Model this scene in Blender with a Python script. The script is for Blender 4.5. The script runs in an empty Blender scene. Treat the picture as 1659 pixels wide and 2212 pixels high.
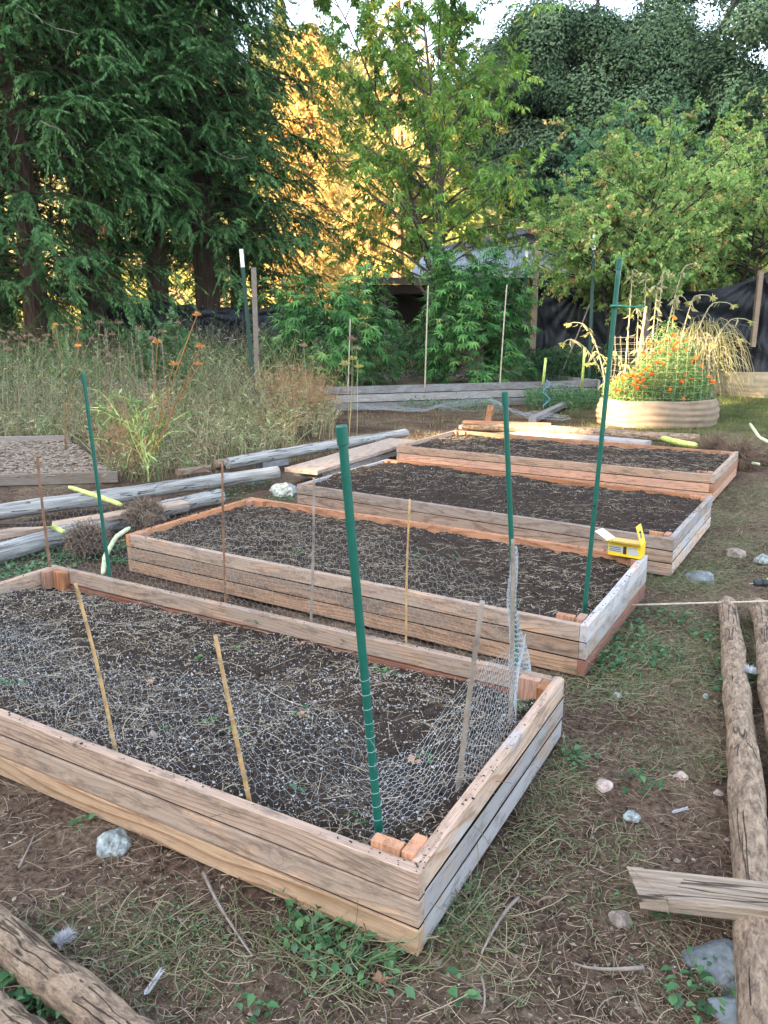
import bpy, math, random
import numpy as np
from mathutils import Vector, Matrix, noise as mnoise
R = math.radians
sc = bpy.context.scene
col = sc.collection
rng = np.random.default_rng(11)
random.seed(11)

# ------------------------------------------------------------ camera
CH, F0, PT = 1.69, 1680.0, R(13.9)
cd = bpy.data.cameras.new('camera'); cam = bpy.data.objects.new('camera', cd); col.objects.link(cam)
cam.location = (0, 0, CH); cam.rotation_euler = (R(90) - PT, 0, 0)
cd.sensor_fit = 'VERTICAL'; cd.sensor_height = 36.0; cd.lens = F0 / 2212.0 * 36.0
cd.clip_start = 0.05; cd.clip_end = 2000
sc.camera = cam
CP, SP = math.cos(PT), math.sin(PT)

def ray(x, y):
    u = (x - 829.5) / F0; v = (1106 - y) / F0
    return Vector((u, CP + v * SP, -SP + v * CP))
def at(x, y, z=0.0):
    r = ray(x, y); t = (z - CH) / r.z
    return Vector((r.x * t, r.y * t, z))
def atY(x, y, Y):
    r = ray(x, y); t = Y / r.y
    return Vector((r.x * t, Y, CH + r.z * t))

# ------------------------------------------------------------ helpers
def tag(o, label=None, cat=None, group=None, kind=None):
    if label: o['label'] = label
    if cat: o['category'] = cat
    if group: o['group'] = group
    if kind: o['kind'] = kind
    return o
def empty(name, loc, label=None, cat=None, group=None, rz=0.0):
    o = bpy.data.objects.new(name, None); col.objects.link(o)
    o.location = loc; o.rotation_euler = (0, 0, rz); o.empty_display_size = .1
    return tag(o, label, cat, group)

def mesh_np(name, V, Fc, mat, parent=None, tone=None, smooth=False, loc=(0, 0, 0)):
    """V (n,3), Fc (m,k) all faces the same size"""
    V = np.asarray(V, dtype=np.float32); Fc = np.asarray(Fc, dtype=np.int32)
    me = bpy.data.meshes.new(name)
    n, (m, k) = len(V), Fc.shape
    me.vertices.add(n); me.vertices.foreach_set('co', V.ravel())
    me.loops.add(m * k); me.loops.foreach_set('vertex_index', Fc.ravel())
    me.polygons.add(m); me.polygons.foreach_set('loop_start', np.arange(0, m * k, k, dtype=np.int32))
    me.polygons.foreach_set('use_smooth', np.full(m, smooth))
    if tone is not None:
        a = me.attributes.new('tone', 'FLOAT', 'FACE'); a.data.foreach_set('value', np.asarray(tone, dtype=np.float32))
    me.update(calc_edges=True)
    me.materials.append(mat)
    o = bpy.data.objects.new(name, me); col.objects.link(o); o.location = loc
    if parent: o.parent = parent
    return o

class MB:
    def __init__(s): s.v = []; s.f = []
    def add(s, vs, fs):
        b = len(s.v); s.v += [tuple(v) for v in vs]; s.f += [tuple(i + b for i in f) for f in fs]
    def box(s, a, b, M=None):
        x0, y0, z0 = a; x1, y1, z1 = b
        vs = [Vector(p) for p in ((x0,y0,z0),(x1,y0,z0),(x1,y1,z0),(x0,y1,z0),(x0,y0,z1),(x1,y0,z1),(x1,y1,z1),(x0,y1,z1))]
        if M: vs = [M @ v for v in vs]
        s.add(vs, [(0,3,2,1),(4,5,6,7),(0,1,5,4),(1,2,6,5),(2,3,7,6),(3,0,4,7)])
        return s
    def tube(s, pts, rs, n=8, cap=True, wob=0.0):
        pts = [Vector(p) for p in pts]
        if not hasattr(rs, '__len__'): rs = [rs] * len(pts)
        rings = []; up = None
        for i, p in enumerate(pts):
            d = (pts[min(i+1, len(pts)-1)] - pts[max(i-1, 0)]).normalized()
            if up is None: up = d.orthogonal().normalized()
            up = (up - d * up.dot(d)).normalized(); q = d.cross(up)
            rg = []
            for k in range(n):
                a = 2 * math.pi * k / n
                r = rs[i] * (1 + wob * (mnoise.noise(Vector((p.x*3+math.cos(a), p.y*3+math.sin(a), p.z*3+i*.13))) + .45*mnoise.noise(Vector((p.x*7, math.cos(a)*3+p.y, math.sin(a)*3))) if wob else 1))
                rg.append(p + (up * math.cos(a) + q * math.sin(a)) * r)
            rings.append(rg)
        b = len(s.v); s.v += [tuple(v) for r in rings for v in r]
        for i in range(len(pts) - 1):
            for k in range(n):
                s.f.append((b+i*n+k, b+i*n+(k+1)%n, b+(i+1)*n+(k+1)%n, b+(i+1)*n+k))
        if cap:
            s.f.append(tuple(b + k for k in reversed(range(n))))
            e = b + (len(pts) - 1) * n; s.f.append(tuple(e + k for k in range(n)))
        return s
    def build(s, name, mat, parent=None, smooth=False, bevel=0, loc=None, rot=None):
        me = bpy.data.meshes.new(name); me.from_pydata(s.v, [], s.f); me.materials.append(mat)
        if smooth: me.polygons.foreach_set('use_smooth', [True] * len(me.polygons))
        me.update()
        o = bpy.data.objects.new(name, me); col.objects.link(o)
        if parent: o.parent = parent
        if loc is not None: o.location = loc
        if rot is not None: o.rotation_euler = rot
        if bevel:
            m = o.modifiers.new('bevel', 'BEVEL'); m.width = bevel; m.segments = 2; m.limit_method = 'ANGLE'
        return o

def nrm(a): return a / (np.linalg.norm(a, axis=-1, keepdims=True) + 1e-9)
def rdir(n, g=rng):
    return nrm(g.normal(size=(n, 3)))
def leaves(P, D, N, L, W, mid=.42, fold=0.0):
    """diamond leaves: base P, direction D, approx normal N"""
    D = nrm(D); S = nrm(np.cross(D, N)); Nn = np.cross(S, D)
    L = np.broadcast_to(np.asarray(L, float), (len(P),))[:, None]; W = np.broadcast_to(np.asarray(W, float), (len(P),))[:, None]
    V = np.stack([P, P + D*L*mid + S*W*.5 + Nn*W*fold, P + D*L, P + D*L*mid - S*W*.5 + Nn*W*fold], 1).reshape(-1, 3)
    return V, np.arange(len(P) * 4).reshape(-1, 4)
def leaves2(P, D, N, L, W, droop=.25, fold=.18):
    """6-vertex leaf, bent along its length"""
    D = nrm(D); S = nrm(np.cross(D, N)); Nn = np.cross(S, D)
    L = np.broadcast_to(np.asarray(L, float), (len(P),))[:, None]; W = np.broadcast_to(np.asarray(W, float), (len(P),))[:, None]
    V = np.stack([P, P + D*L*.35 + S*W*.5 + Nn*W*fold, P + D*L*.72 + S*W*.36 + Nn*(W*fold - L*droop*.4),
                  P + D*L - Nn*L*droop, P + D*L*.72 - S*W*.36 + Nn*(W*fold - L*droop*.4), P + D*L*.35 - S*W*.5 + Nn*W*fold,
                  P + D*L*.35, P + D*L*.72 - Nn*L*droop*.4], 1).reshape(-1, 3)
    q = np.array([[0,6,1,1],[0,5,6,6],[6,7,2,1],[6,5,4,7],[7,3,2,2],[7,4,3,3]])
    tri = np.array([[0,6,1],[0,5,6],[6,7,2],[6,2,1],[6,5,4],[6,4,7],[7,3,2],[7,4,3]])
    Fc = (np.arange(len(P))[:, None, None] * 8 + tri[None]).reshape(-1, 3)
    return V, Fc
def tubes(P, r, sides=3):
    """P (n,k,3) polylines -> thin tubes, r scalar or (n,) or (n,k)"""
    n, k, _ = P.shape
    T = np.empty_like(P); T[:, 1:-1] = P[:, 2:] - P[:, :-2]; T[:, 0] = P[:, 1] - P[:, 0]; T[:, -1] = P[:, -1] - P[:, -2]
    T = nrm(T)
    ref = np.where(np.abs(T[:, :1, 2:3]) < .8, np.array([0, 0, 1.0]), np.array([1.0, 0, 0]))
    A = nrm(np.cross(T, np.broadcast_to(ref, T.shape))); B = np.cross(T, A)
    r = np.asarray(r, float)
    if r.ndim == 0: r = np.full((n, k), float(r))
    elif r.ndim == 1: r = np.repeat(r[:, None], k, 1)
    an = np.arange(sides) * 2 * np.pi / sides
    V = P[:, :, None] + r[:, :, None, None] * (A[:, :, None] * np.cos(an)[:, None] + B[:, :, None] * np.sin(an)[:, None])
    idx = np.arange(n * k * sides).reshape(n, k, sides)
    a = idx[:, :-1]; b = idx[:, 1:]
    Fc = np.stack([a, np.roll(a, -1, 2), np.roll(b, -1, 2), b], -1).reshape(-1, 4)
    return V.reshape(-1, 3), Fc
def ribbons(P, w, g=rng):
    n, k, _ = P.shape
    T = nrm(P[:, -1] - P[:, 0]); S = nrm(np.cross(T, rdir(n, g)))
    w = np.broadcast_to(np.asarray(w, float), (n,))
    prof = np.linspace(1, .15, k)
    off = S[:, None] * (w[:, None] * prof)[..., None] * .5
    V = np.stack([P - off, P + off], 2)
    idx = np.arange(n * k * 2).reshape(n, k, 2)
    Fc = np.stack([idx[:, :-1, 0], idx[:, :-1, 1], idx[:, 1:, 1], idx[:, 1:, 0]], -1).reshape(-1, 4)
    return V.reshape(-1, 3), Fc
def bez(P0, P1, P2, k):
    t = np.linspace(0, 1, k)[None, :, None]
    return P0[:, None]*(1-t)**2 + 2*P1[:, None]*t*(1-t) + P2[:, None]*t*t
def chunks(C, S, g=rng, flat=.7):
    """jittered octahedra"""
    n = len(C)
    O = np.array([[1,0,0],[-1,0,0],[0,1,0],[0,-1,0],[0,0,1],[0,0,-1]], float)
    V = O[None] * g.uniform(.6, 1.3, (n, 6, 1)) + g.normal(0, .18, (n, 6, 3))
    V[:, :, 2] *= flat
    a = g.uniform(0, 6.283, n); c, s = np.cos(a), np.sin(a)
    X = V[..., 0]*c[:, None] - V[..., 1]*s[:, None]; Y = V[..., 0]*s[:, None] + V[..., 1]*c[:, None]
    V = np.stack([X, Y, V[..., 2]], -1) * np.asarray(S)[:, None, None] + C[:, None]
    tri = np.array([[0,2,4],[2,1,4],[1,3,4],[3,0,4],[2,0,5],[1,2,5],[3,1,5],[0,3,5]])
    return V.reshape(-1, 3), (np.arange(n)[:, None, None]*6 + tri[None]).reshape(-1, 3)
def cat2(*vf):
    Vs, Fs, b = [], [], 0
    for V, Fc in vf:
        Vs.append(V); Fs.append(Fc + b); b += len(V)
    return np.concatenate(Vs), np.concatenate(Fs)

# smooth value noise on arrays
_tab = np.random.default_rng(5).random((256, 256))
def vnoise(x, y):
    xi = np.floor(x).astype(int); yi = np.floor(y).astype(int); fx = x - xi; fy = y - yi
    fx = fx*fx*(3-2*fx); fy = fy*fy*(3-2*fy)
    g = lambda a, b: _tab[a % 256, b % 256]
    return (g(xi,yi)*(1-fx)*(1-fy) + g(xi+1,yi)*fx*(1-fy) + g(xi,yi+1)*(1-fx)*fy + g(xi+1,yi+1)*fx*fy)
def fbm(x, y, o=4):
    s = 0; a = .5; t = 0
    for i in range(o):
        s = s + a * vnoise(x * 2**i + 17.3*i, y * 2**i + 9.1*i); t += a; a *= .5
    return s / t - .5

# ------------------------------------------------------------ materials
def nt(name):
    m = bpy.data.materials.new(name); m.use_nodes = True
    t = m.node_tree; t.nodes.clear()
    return m, t
def N_(t, typ, **kw):
    n = t.nodes.new(typ)
    for k, v in kw.items():
        if k.startswith('_'): setattr(n, k[1:], v)
        else:
            key = int(k[1:]) if k[0] == 'i' and k[1:].isdigit() else k.replace('__', ' ')
            n.inputs[key].default_value = v
    return n
def ramp(t, cols, fac=None, interp='LINEAR'):
    r = t.nodes.new('ShaderNodeValToRGB'); r.color_ramp.interpolation = interp
    e = r.color_ramp.elements
    while len(e) < len(cols): e.new(.5)
    for i, (p, c) in enumerate(cols):
        e[i].position = p; e[i].color = (*c, 1)
    if fac: t.links.new(fac, r.inputs[0])
    return r
def mix(t, a, b, fac, mode='MIX'):
    m = t.nodes.new('ShaderNodeMix'); m.data_type = 'RGBA'; m.blend_type = mode; m.clamp_factor = True
    for sk, v in ((m.inputs[0], fac), (m.inputs[6], a), (m.inputs[7], b)):
        if isinstance(v, bpy.types.NodeSocket): t.links.new(v, sk)
        elif isinstance(v, tuple): sk.default_value = (*v, 1)
        else: sk.default_value = v
    return m.outputs[2]
def math_(t, op, a, b=None, clamp=False):
    m = t.nodes.new('ShaderNodeMath'); m.operation = op; m.use_clamp = clamp
    for i, v in enumerate((a, b)):
        if v is None: continue
        if isinstance(v, bpy.types.NodeSocket): t.links.new(v, m.inputs[i])
        else: m.inputs[i].default_value = v
    return m.outputs[0]

def leafmat(name, cols, trans=.35, rough=.6, spec=.25, varscale=0):
    m, t = nt(name)
    at_ = N_(t, 'ShaderNodeAttribute', _attribute_name='tone')
    n = len(cols)
    r = ramp(t, [(i/(n-1), c) for i, c in enumerate(cols)], at_.outputs['Fac'])
    c = r.outputs[0]
    if varscale:
        g = N_(t, 'ShaderNodeNewGeometry'); nz = N_(t, 'ShaderNodeTexNoise', Scale=varscale, Detail=2)
        t.links.new(g.outputs['Position'], nz.inputs['Vector'])
        rr = ramp(t, [(.35, (.72,.74,.7)), (.65, (1.25,1.22,1.2))], nz.outputs[0])
        c = mix(t, c, rr.outputs[0], 1.0, 'MULTIPLY')
    p = N_(t, 'ShaderNodeBsdfPrincipled', Roughness=rough); p.inputs['Specular IOR Level'].default_value = spec
    t.links.new(c, p.inputs['Base Color'])
    out = t.nodes.new('ShaderNodeOutputMaterial')
    if trans:
        tr = t.nodes.new('ShaderNodeBsdfTranslucent'); t.links.new(c, tr.inputs[0])
        mx = N_(t, 'ShaderNodeMixShader', i0=trans); t.links.new(p.outputs[0], mx.inputs[1]); t.links.new(tr.outputs[0], mx.inputs[2])
        t.links.new(mx.outputs[0], out.inputs[0])
    else: t.links.new(p.outputs[0], out.inputs[0])
    return m

def plain(name, c, rough=.6, metal=0, spec=.5, var=.15, scale=30, bump=0, bscale=60):
    m, t = nt(name)
    tc = t.nodes.new('ShaderNodeTexCoord')
    nz = N_(t, 'ShaderNodeTexNoise', Scale=scale, Detail=5, Roughness=.6); t.links.new(tc.outputs['Object'], nz.inputs['Vector'])
    lo = tuple(x*(1-var*1.6) for x in c); hi = tuple(min(1, x*(1+var*1.6)) for x in c)
    r = ramp(t, [(.3, lo), (.7, hi)], nz.outputs[0])
    p = N_(t, 'ShaderNodeBsdfPrincipled', Roughness=rough, Metallic=metal); p.inputs['Specular IOR Level'].default_value = spec
    t.links.new(r.outputs[0], p.inputs['Base Color'])
    if bump:
        n2 = N_(t, 'ShaderNodeTexNoise', Scale=bscale, Detail=6); t.links.new(tc.outputs['Object'], n2.inputs['Vector'])
        b = N_(t, 'ShaderNodeBump', Strength=bump, Distance=.01); t.links.new(n2.outputs[0], b.inputs['Height']); t.links.new(b.outputs[0], p.inputs['Normal'])
    o = t.nodes.new('ShaderNodeOutputMaterial'); t.links.new(p.outputs[0], o.inputs[0])
    return m

def wood(name, early, late, weather=(.33,.31,.29), wamt=.3, dirt=.35, ring=190, rough=.75, knot=True, bstr=.35):
    """sawn softwood, grain along local X"""
    m, t = nt(name); L = t.links.new
    tc = t.nodes.new('ShaderNodeTexCoord'); oi = t.nodes.new('ShaderNodeObjectInfo')
    rnd = oi.outputs['Random']
    off = N_(t, 'ShaderNodeCombineXYZ')
    L(math_(t, 'MULTIPLY', rnd, 37.0), off.inputs[0]); 
    L(math_(t, 'MULTIPLY_ADD', math_(t, 'FRACT', math_(t, 'MULTIPLY', rnd, 17.3)), .12), off.inputs[1])
    L(math_(t, 'MULTIPLY', math_(t, 'FRACT', math_(t, 'MULTIPLY', rnd, 7.7)), .16), off.inputs[2])
    va = N_(t, 'ShaderNodeVectorMath', _operation='ADD'); L(tc.outputs['Object'], va.inputs[0]); L(off.outputs[0], va.inputs[1])
    pos = va.outputs[0]
    def scaled(sx, sy, sz):
        mp = N_(t, 'ShaderNodeMapping'); mp.inputs['Scale'].default_value = (sx, sy, sz); L(pos, mp.inputs['Vector']); return mp.outputs[0]
    # knots
    vo = N_(t, 'ShaderNodeTexVoronoi', Scale=1.0); L(scaled(6, 1.2, 6), vo.inputs['Vector'])
    vs_ = t.nodes.new('ShaderNodeSeparateColor'); L(vo.outputs['Color'], vs_.inputs[0])
    kd = math_(t, 'ADD', vo.outputs['Distance'], math_(t, 'MULTIPLY', math_(t, 'GREATER_THAN', vs_.outputs[0], .2), 5.0))
    kn = math_(t, 'SUBTRACT', 1.0, math_(t, 'MULTIPLY', kd, 2.6), True)
    kn = math_(t, 'POWER', kn, 2.5)
    # ring distance
    sep = t.nodes.new('ShaderNodeSeparateXYZ'); L(scaled(1, 1, 1), sep.inputs[0])
    n1 = N_(t, 'ShaderNodeTexNoise', Scale=1.0, Detail=2); L(scaled(.9, 4, 4), n1.inputs['Vector'])
    n1b = math_(t, 'MULTIPLY', math_(t, 'SUBTRACT', n1.outputs[0], .5), .06)
    yy = math_(t, 'POWER', sep.outputs[1], 2.0); zz = math_(t, 'POWER', sep.outputs[2], 2.0)
    rr = math_(t, 'SQRT', math_(t, 'ADD', yy, zz))
    rr = math_(t, 'ADD', math_(t, 'ADD', rr, n1b), math_(t, 'MULTIPLY', kn, .016 if knot else 0))
    fr = math_(t, 'FRACT', math_(t, 'MULTIPLY', rr, ring))
    lt = ramp(t, [(0, (0,0,0)), (.6, (.2,.2,.2)), (.88, (.9,.9,.9)), (1, (0,0,0))], fr)
    # fibre
    n2 = N_(t, 'ShaderNodeTexNoise', Scale=1.0, Detail=4, Roughness=.7); L(scaled(6, 260, 260), n2.inputs['Vector'])
    c = mix(t, early, late, lt.outputs[0])
    c = mix(t, c, (.5, .5, .5), .25, 'MULTIPLY') if False else c
    fi = ramp(t, [(.3, (.60,.57,.54)), (.68, (1.18,1.18,1.18))], n2.outputs[0])
    c = mix(t, c, fi.outputs[0], .9, 'MULTIPLY')
    # knots colour
    if knot:
        kk = math_(t, 'SUBTRACT', 1.0, math_(t, 'MULTIPLY', kd, 9.0), True)
        c = mix(t, c, tuple(x*.32 for x in late), math_(t, 'MULTIPLY', kk, 1.3, True))
    # weathering patches
    n3 = N_(t, 'ShaderNodeTexNoise', Scale=1.0, Detail=5, Roughness=.65); L(scaled(3.5, 11, 11), n3.inputs['Vector'])
    wv = math_(t, 'ADD', n3.outputs[0], math_(t, 'MULTIPLY', math_(t, 'SUBTRACT', math_(t, 'FRACT', math_(t, 'MULTIPLY', rnd, 29.1)), .5), .3))
    wr = ramp(t, [(.44, (0,0,0)), (.58, (1,1,1))], wv)
    c = mix(t, c, weather, math_(t, 'MULTIPLY', wr.outputs[0], wamt))
    n4 = N_(t, 'ShaderNodeTexNoise', Scale=1.0, Detail=8, Roughness=.75); L(scaled(7, 24, 24), n4.inputs['Vector'])
    dr = ramp(t, [(.5, (0,0,0)), (.62, (1,1,1))], n4.outputs[0])
    c = mix(t, c, (.06,.04,.028), math_(t, 'MULTIPLY', dr.outputs[0], dirt))
    # brightness per board
    hv = N_(t, 'ShaderNodeHueSaturation'); L(c, hv.inputs['Color'])
    L(math_(t, 'ADD', math_(t, 'MULTIPLY', rnd, .5), .72), hv.inputs['Value'])
    L(math_(t, 'ADD', math_(t, 'MULTIPLY', math_(t, 'FRACT', math_(t, 'MULTIPLY', rnd, 11.7)), .3), .85), hv.inputs['Saturation'])
    p = N_(t, 'ShaderNodeBsdfPrincipled', Roughness=rough); p.inputs['Specular IOR Level'].default_value = .3
    L(hv.outputs[0], p.inputs['Base Color'])
    hb = math_(t, 'ADD', math_(t, 'MULTIPLY', lt.outputs[0], -.4), n2.outputs[0])
    b = N_(t, 'ShaderNodeBump', Strength=bstr, Distance=.0025); L(hb, b.inputs['Height']); L(b.outputs[0], p.inputs['Normal'])
    o = t.nodes.new('ShaderNodeOutputMaterial'); L(p.outputs[0], o.inputs[0])
    return m

def barkmat(name, a, b, scale=(3, 3, .5), s=6, bump=.8, dist=.03, patch=None, crack=0):
    m, t = nt(name); L = t.links.new
    tc = t.nodes.new('ShaderNodeTexCoord'); mp = N_(t, 'ShaderNodeMapping'); mp.inputs['Scale'].default_value = scale
    L(tc.outputs['Object'], mp.inputs[0])
    n = N_(t, 'ShaderNodeTexNoise', Scale=s, Detail=8, Roughness=.7, Distortion=.4); L(mp.outputs[0], n.inputs['Vector'])
    r = ramp(t, [(.36, a), (.62, b)], n.outputs[0])
    c = r.outputs[0]
    if patch:
        n2 = N_(t, 'ShaderNodeTexNoise', Scale=s*.8, Detail=9, Roughness=.8); L(mp.outputs[0], n2.inputs['Vector'])
        rr = ramp(t, [(.5, (0,0,0)), (.6, (.8,.8,.8))], n2.outputs[0])
        c = mix(t, c, patch, rr.outputs[0])
    hh = n.outputs[0]
    if crack:
        m2 = N_(t, 'ShaderNodeMapping'); m2.inputs['Scale'].default_value = (.9, 13, 13); L(tc.outputs['Object'], m2.inputs[0])
        n3 = N_(t, 'ShaderNodeTexNoise', Scale=1.0, Detail=3, Roughness=.5); L(m2.outputs[0], n3.inputs['Vector'])
        cr = ramp(t, [(0, (1,1,1)), (.014, (0,0,0))], math_(t, 'ABSOLUTE', math_(t, 'SUBTRACT', n3.outputs[0], .52)))
        n5 = N_(t, 'ShaderNodeTexNoise', Scale=5, Detail=2); L(tc.outputs['Object'], n5.inputs['Vector'])
        ck = math_(t, 'MULTIPLY', cr.outputs[0], math_(t, 'GREATER_THAN', n5.outputs[0], .5))
        c = mix(t, c, (.03,.022,.017), math_(t, 'MULTIPLY', ck, crack)); hh = math_(t, 'SUBTRACT', hh, math_(t, 'MULTIPLY', ck, .8))
        v5 = N_(t, 'ShaderNodeTexVoronoi', Scale=1.0); m4 = N_(t, 'ShaderNodeMapping'); m4.inputs['Scale'].default_value = (4, 7, 7); L(tc.outputs['Object'], m4.inputs[0]); L(m4.outputs[0], v5.inputs['Vector'])
        kn = ramp(t, [(.04, (1,1,1)), (.11, (0,0,0))], v5.outputs['Distance']); c = mix(t, c, (.05,.035,.025), math_(t, 'MULTIPLY', kn.outputs[0], .85))
    p = N_(t, 'ShaderNodeBsdfPrincipled', Roughness=.85); L(c, p.inputs['Base Color']); p.inputs['Specular IOR Level'].default_value = .2
    bb = N_(t, 'ShaderNodeBump', Strength=bump, Distance=dist); L(hh, bb.inputs['Height']); L(bb.outputs[0], p.inputs['Normal'])
    o = t.nodes.new('ShaderNodeOutputMaterial'); L(p.outputs[0], o.inputs[0])
    return m

def tonemat(name, cols, rough=.85, spec=.2):
    return leafmat(name, cols, trans=0, rough=rough, spec=spec)

M = {}
M['tan'] = wood('tan_wood', (.50,.345,.245), (.27,.155,.095), (.27,.235,.205), .55, .5)
M['orange'] = wood('orange_wood', (.56,.29,.175), (.36,.15,.075), (.30,.19,.13), .35, .45)
M['pale'] = wood('pale_wood', (.60,.46,.37), (.40,.25,.175), (.42,.43,.45), .8, .45)
M['golden'] = wood('golden_wood', (.46,.325,.225), (.23,.125,.07), (.33,.26,.18), .35, .3, ring=95)
M['grey'] = wood('grey_wood', (.30,.29,.28), (.18,.17,.16), (.33,.35,.38), .7, .35)
M['red'] = wood('red_wood', (.34,.145,.095), (.2,.07,.045), (.3,.2,.16), .3, .45)
M['greytan'] = wood('grey_tan_wood', (.46,.355,.285), (.26,.175,.125), (.36,.36,.37), .8, .5)
M['fence_wood'] = wood('fence_wood', (.28,.22,.17), (.2,.15,.11), (.3,.28,.26), .5, .2, knot=False)
M['log'] = barkmat('silver_log_wood', (.10,.097,.09), (.45,.44,.42), (.3,9,9), 4, .9, .014, patch=(.33,.32,.30), crack=.9)
M['lognew'] = barkmat('peeled_log_wood', (.17,.115,.08), (.42,.31,.215), (2.2,5.5,5.5), 9, 1, .016, patch=(.085,.062,.05), crack=.8)
M['logsplit'] = barkmat('split_plank_wood', (.15,.105,.075), (.42,.34,.26), (.45,8,8), 5, 1, .012, patch=(.24,.19,.15), crack=.9)
M['green'] = plain('green_plastic', (.006,.10,.072), .38, var=.08)
M['green_light'] = plain('green_clip_plastic', (.02,.22,.13), .4, var=.05)
M['bamboo'] = plain('bamboo_tan', (.42,.27,.12), .5, var=.3, scale=14)
M['bamboo_brown'] = plain('bamboo_brown', (.20,.105,.06), .5, var=.3, scale=14)
M['bamboo_grey'] = plain('bamboo_grey', (.24,.20,.165), .6, var=.3, scale=14)
M['bamboo_far'] = plain('bamboo_far', (.40,.35,.27), .6, var=.2)
M['wire'] = plain('galvanised_wire', (.38,.42,.44), .5, .3, var=.1)
M['tpost'] = plain('tpost_green', (.012,.05,.035), .5, var=.1)
M['white'] = plain('white_paint', (.75,.76,.74), .5, var=.05)
M['yellow'] = plain('yellow_card', (.80,.56,.02), .45, var=.04)
M['yellow_in'] = plain('yellow_card_inner', (.55,.38,.10), .6, var=.06)
M['card_white'] = plain('white_card', (.78,.77,.72), .6, var=.04)
M['print_grey'] = plain('print_grey', (.42,.46,.52), .5, var=.1, scale=200)
M['print_black'] = plain('print_black', (.03,.03,.03), .5, var=.1)
M['blackplastic'] = plain('black_plastic', (.02,.024,.03), .35, var=.1)
M['lime'] = plain('lime_plastic', (.42,.60,.03), .4, var=.05)
M['steel'] = plain('steel', (.5,.5,.5), .35, .9, var=.1)
M['blue_string'] = plain('blue_twine', (.08,.35,.62), .6, var=.1)
M['stalk'] = plain('fresh_stalk', (.52,.62,.17), .55, var=.22, scale=25, bump=.3)
M['stalk_pale'] = plain('pale_stalk', (.55,.62,.36), .6, var=.25, scale=25, bump=.3)
M['rock_blue'] = plain('blue_grey_rock', (.25,.285,.275), .85, var=.5, scale=34, bump=.6, bscale=40)
M['rock_dark'] = plain('dark_grey_rock', (.13,.15,.16), .75, var=.35, scale=14, bump=.5, bscale=40)
M['rock_brown'] = plain('brown_rock', (.24,.19,.16), .8, var=.3, scale=14, bump=.5)
M['pinkish'] = plain('pinkish_scrap', (.42,.33,.29), .7, var=.25, scale=30, bump=.3)
M['roofmetal'] = plain('metal_roofing', (.42,.46,.52), .45, .2, var=.08, scale=3)
M['shingle'] = plain('roof_shingle', (.17,.17,.18), .85, var=.25, scale=12, bump=.4, bscale=20)
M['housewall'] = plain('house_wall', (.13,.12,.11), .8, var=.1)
M['redfascia'] = plain('red_fascia', (.30,.11,.07), .7, var=.1)
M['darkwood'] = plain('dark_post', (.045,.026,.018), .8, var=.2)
M['hose'] = plain('black_hose', (.02,.02,.02), .4, var=.1)

def tarpmat():
    m, t = nt('black_tarp'); L = t.links.new
    tc = t.nodes.new('ShaderNodeTexCoord')
    n = N_(t, 'ShaderNodeTexNoise', Scale=14, Detail=5); L(tc.outputs['Object'], n.inputs['Vector'])
    r = ramp(t, [(.3, (.006,.008,.012)), (.7, (.018,.024,.034))], n.outputs[0])
    p = N_(t, 'ShaderNodeBsdfPrincipled', Roughness=.55); L(r.outputs[0], p.inputs['Base Color'])
    p.inputs['Specular IOR Level'].default_value = .35
    o = t.nodes.new('ShaderNodeOutputMaterial'); L(p.outputs[0], o.inputs[0]); return m
M['tarp'] = tarpmat()
def burlapmat(name, c):
    m, t = nt(name); L = t.links.new
    tc = t.nodes.new('ShaderNodeTexCoord')
    n = N_(t, 'ShaderNodeTexNoise', Scale=5, Detail=6, Roughness=.6); L(tc.outputs['Object'], n.inputs['Vector'])
    n2 = N_(t, 'ShaderNodeTexNoise', Scale=260, Detail=2); L(tc.outputs['Object'], n2.inputs['Vector'])
    r = ramp(t, [(.3, tuple(x*.75 for x in c)), (.7, tuple(x*1.15 for x in c))], n.outputs[0])
    p = N_(t, 'ShaderNodeBsdfPrincipled', Roughness=.9); L(r.outputs[0], p.inputs['Base Color']); p.inputs['Specular IOR Level'].default_value = .1
    b = N_(t, 'ShaderNodeBump', Strength=.4, Distance=.004); L(n2.outputs[0], b.inputs['Height']); L(b.outputs[0], p.inputs['Normal'])
    o = t.nodes.new('ShaderNodeOutputMaterial'); L(p.outputs[0], o.inputs[0]); return m
M['burlap'] = burlapmat('burlap', (.26,.20,.145))
M['burlap2'] = burlapmat('burlap_pale', (.31,.255,.17))

def soilmat(name, a, b, scale=40, wet=.9, bump=.8):
    m, t = nt(name); L = t.links.new
    g = t.nodes.new('ShaderNodeNewGeometry')
    n = N_(t, 'ShaderNodeTexNoise', Scale=scale, Detail=9, Roughness=.75); L(g.outputs['Position'], n.inputs['Vector'])
    n2 = N_(t, 'ShaderNodeTexNoise', Scale=2.2, Detail=4); L(g.outputs['Position'], n2.inputs['Vector'])
    r = ramp(t, [(.32, a), (.68, b)], n.outputs[0])
    r2 = ramp(t, [(.3, (.75,.75,.75)), (.7, (1.25,1.22,1.2))], n2.outputs[0])
    c = mix(t, r.outputs[0], r2.outputs[0], 1.0, 'MULTIPLY')
    p = N_(t, 'ShaderNodeBsdfPrincipled', Roughness=wet); L(c, p.inputs['Base Color']); p.inputs['Specular IOR Level'].default_value = .15
    bb = N_(t, 'ShaderNodeBump', Strength=bump, Distance=.012); L(n.outputs[0], bb.inputs['Height']); L(bb.outputs[0], p.inputs['Normal'])
    o = t.nodes.new('ShaderNodeOutputMaterial'); L(p.outputs[0], o.inputs[0]); return m
M['seam'] = plain('joint_shade_dirt', (.012,.008,.006), .95, spec=.05)  # near black: seam shade put into the colour, along with dirt
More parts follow.
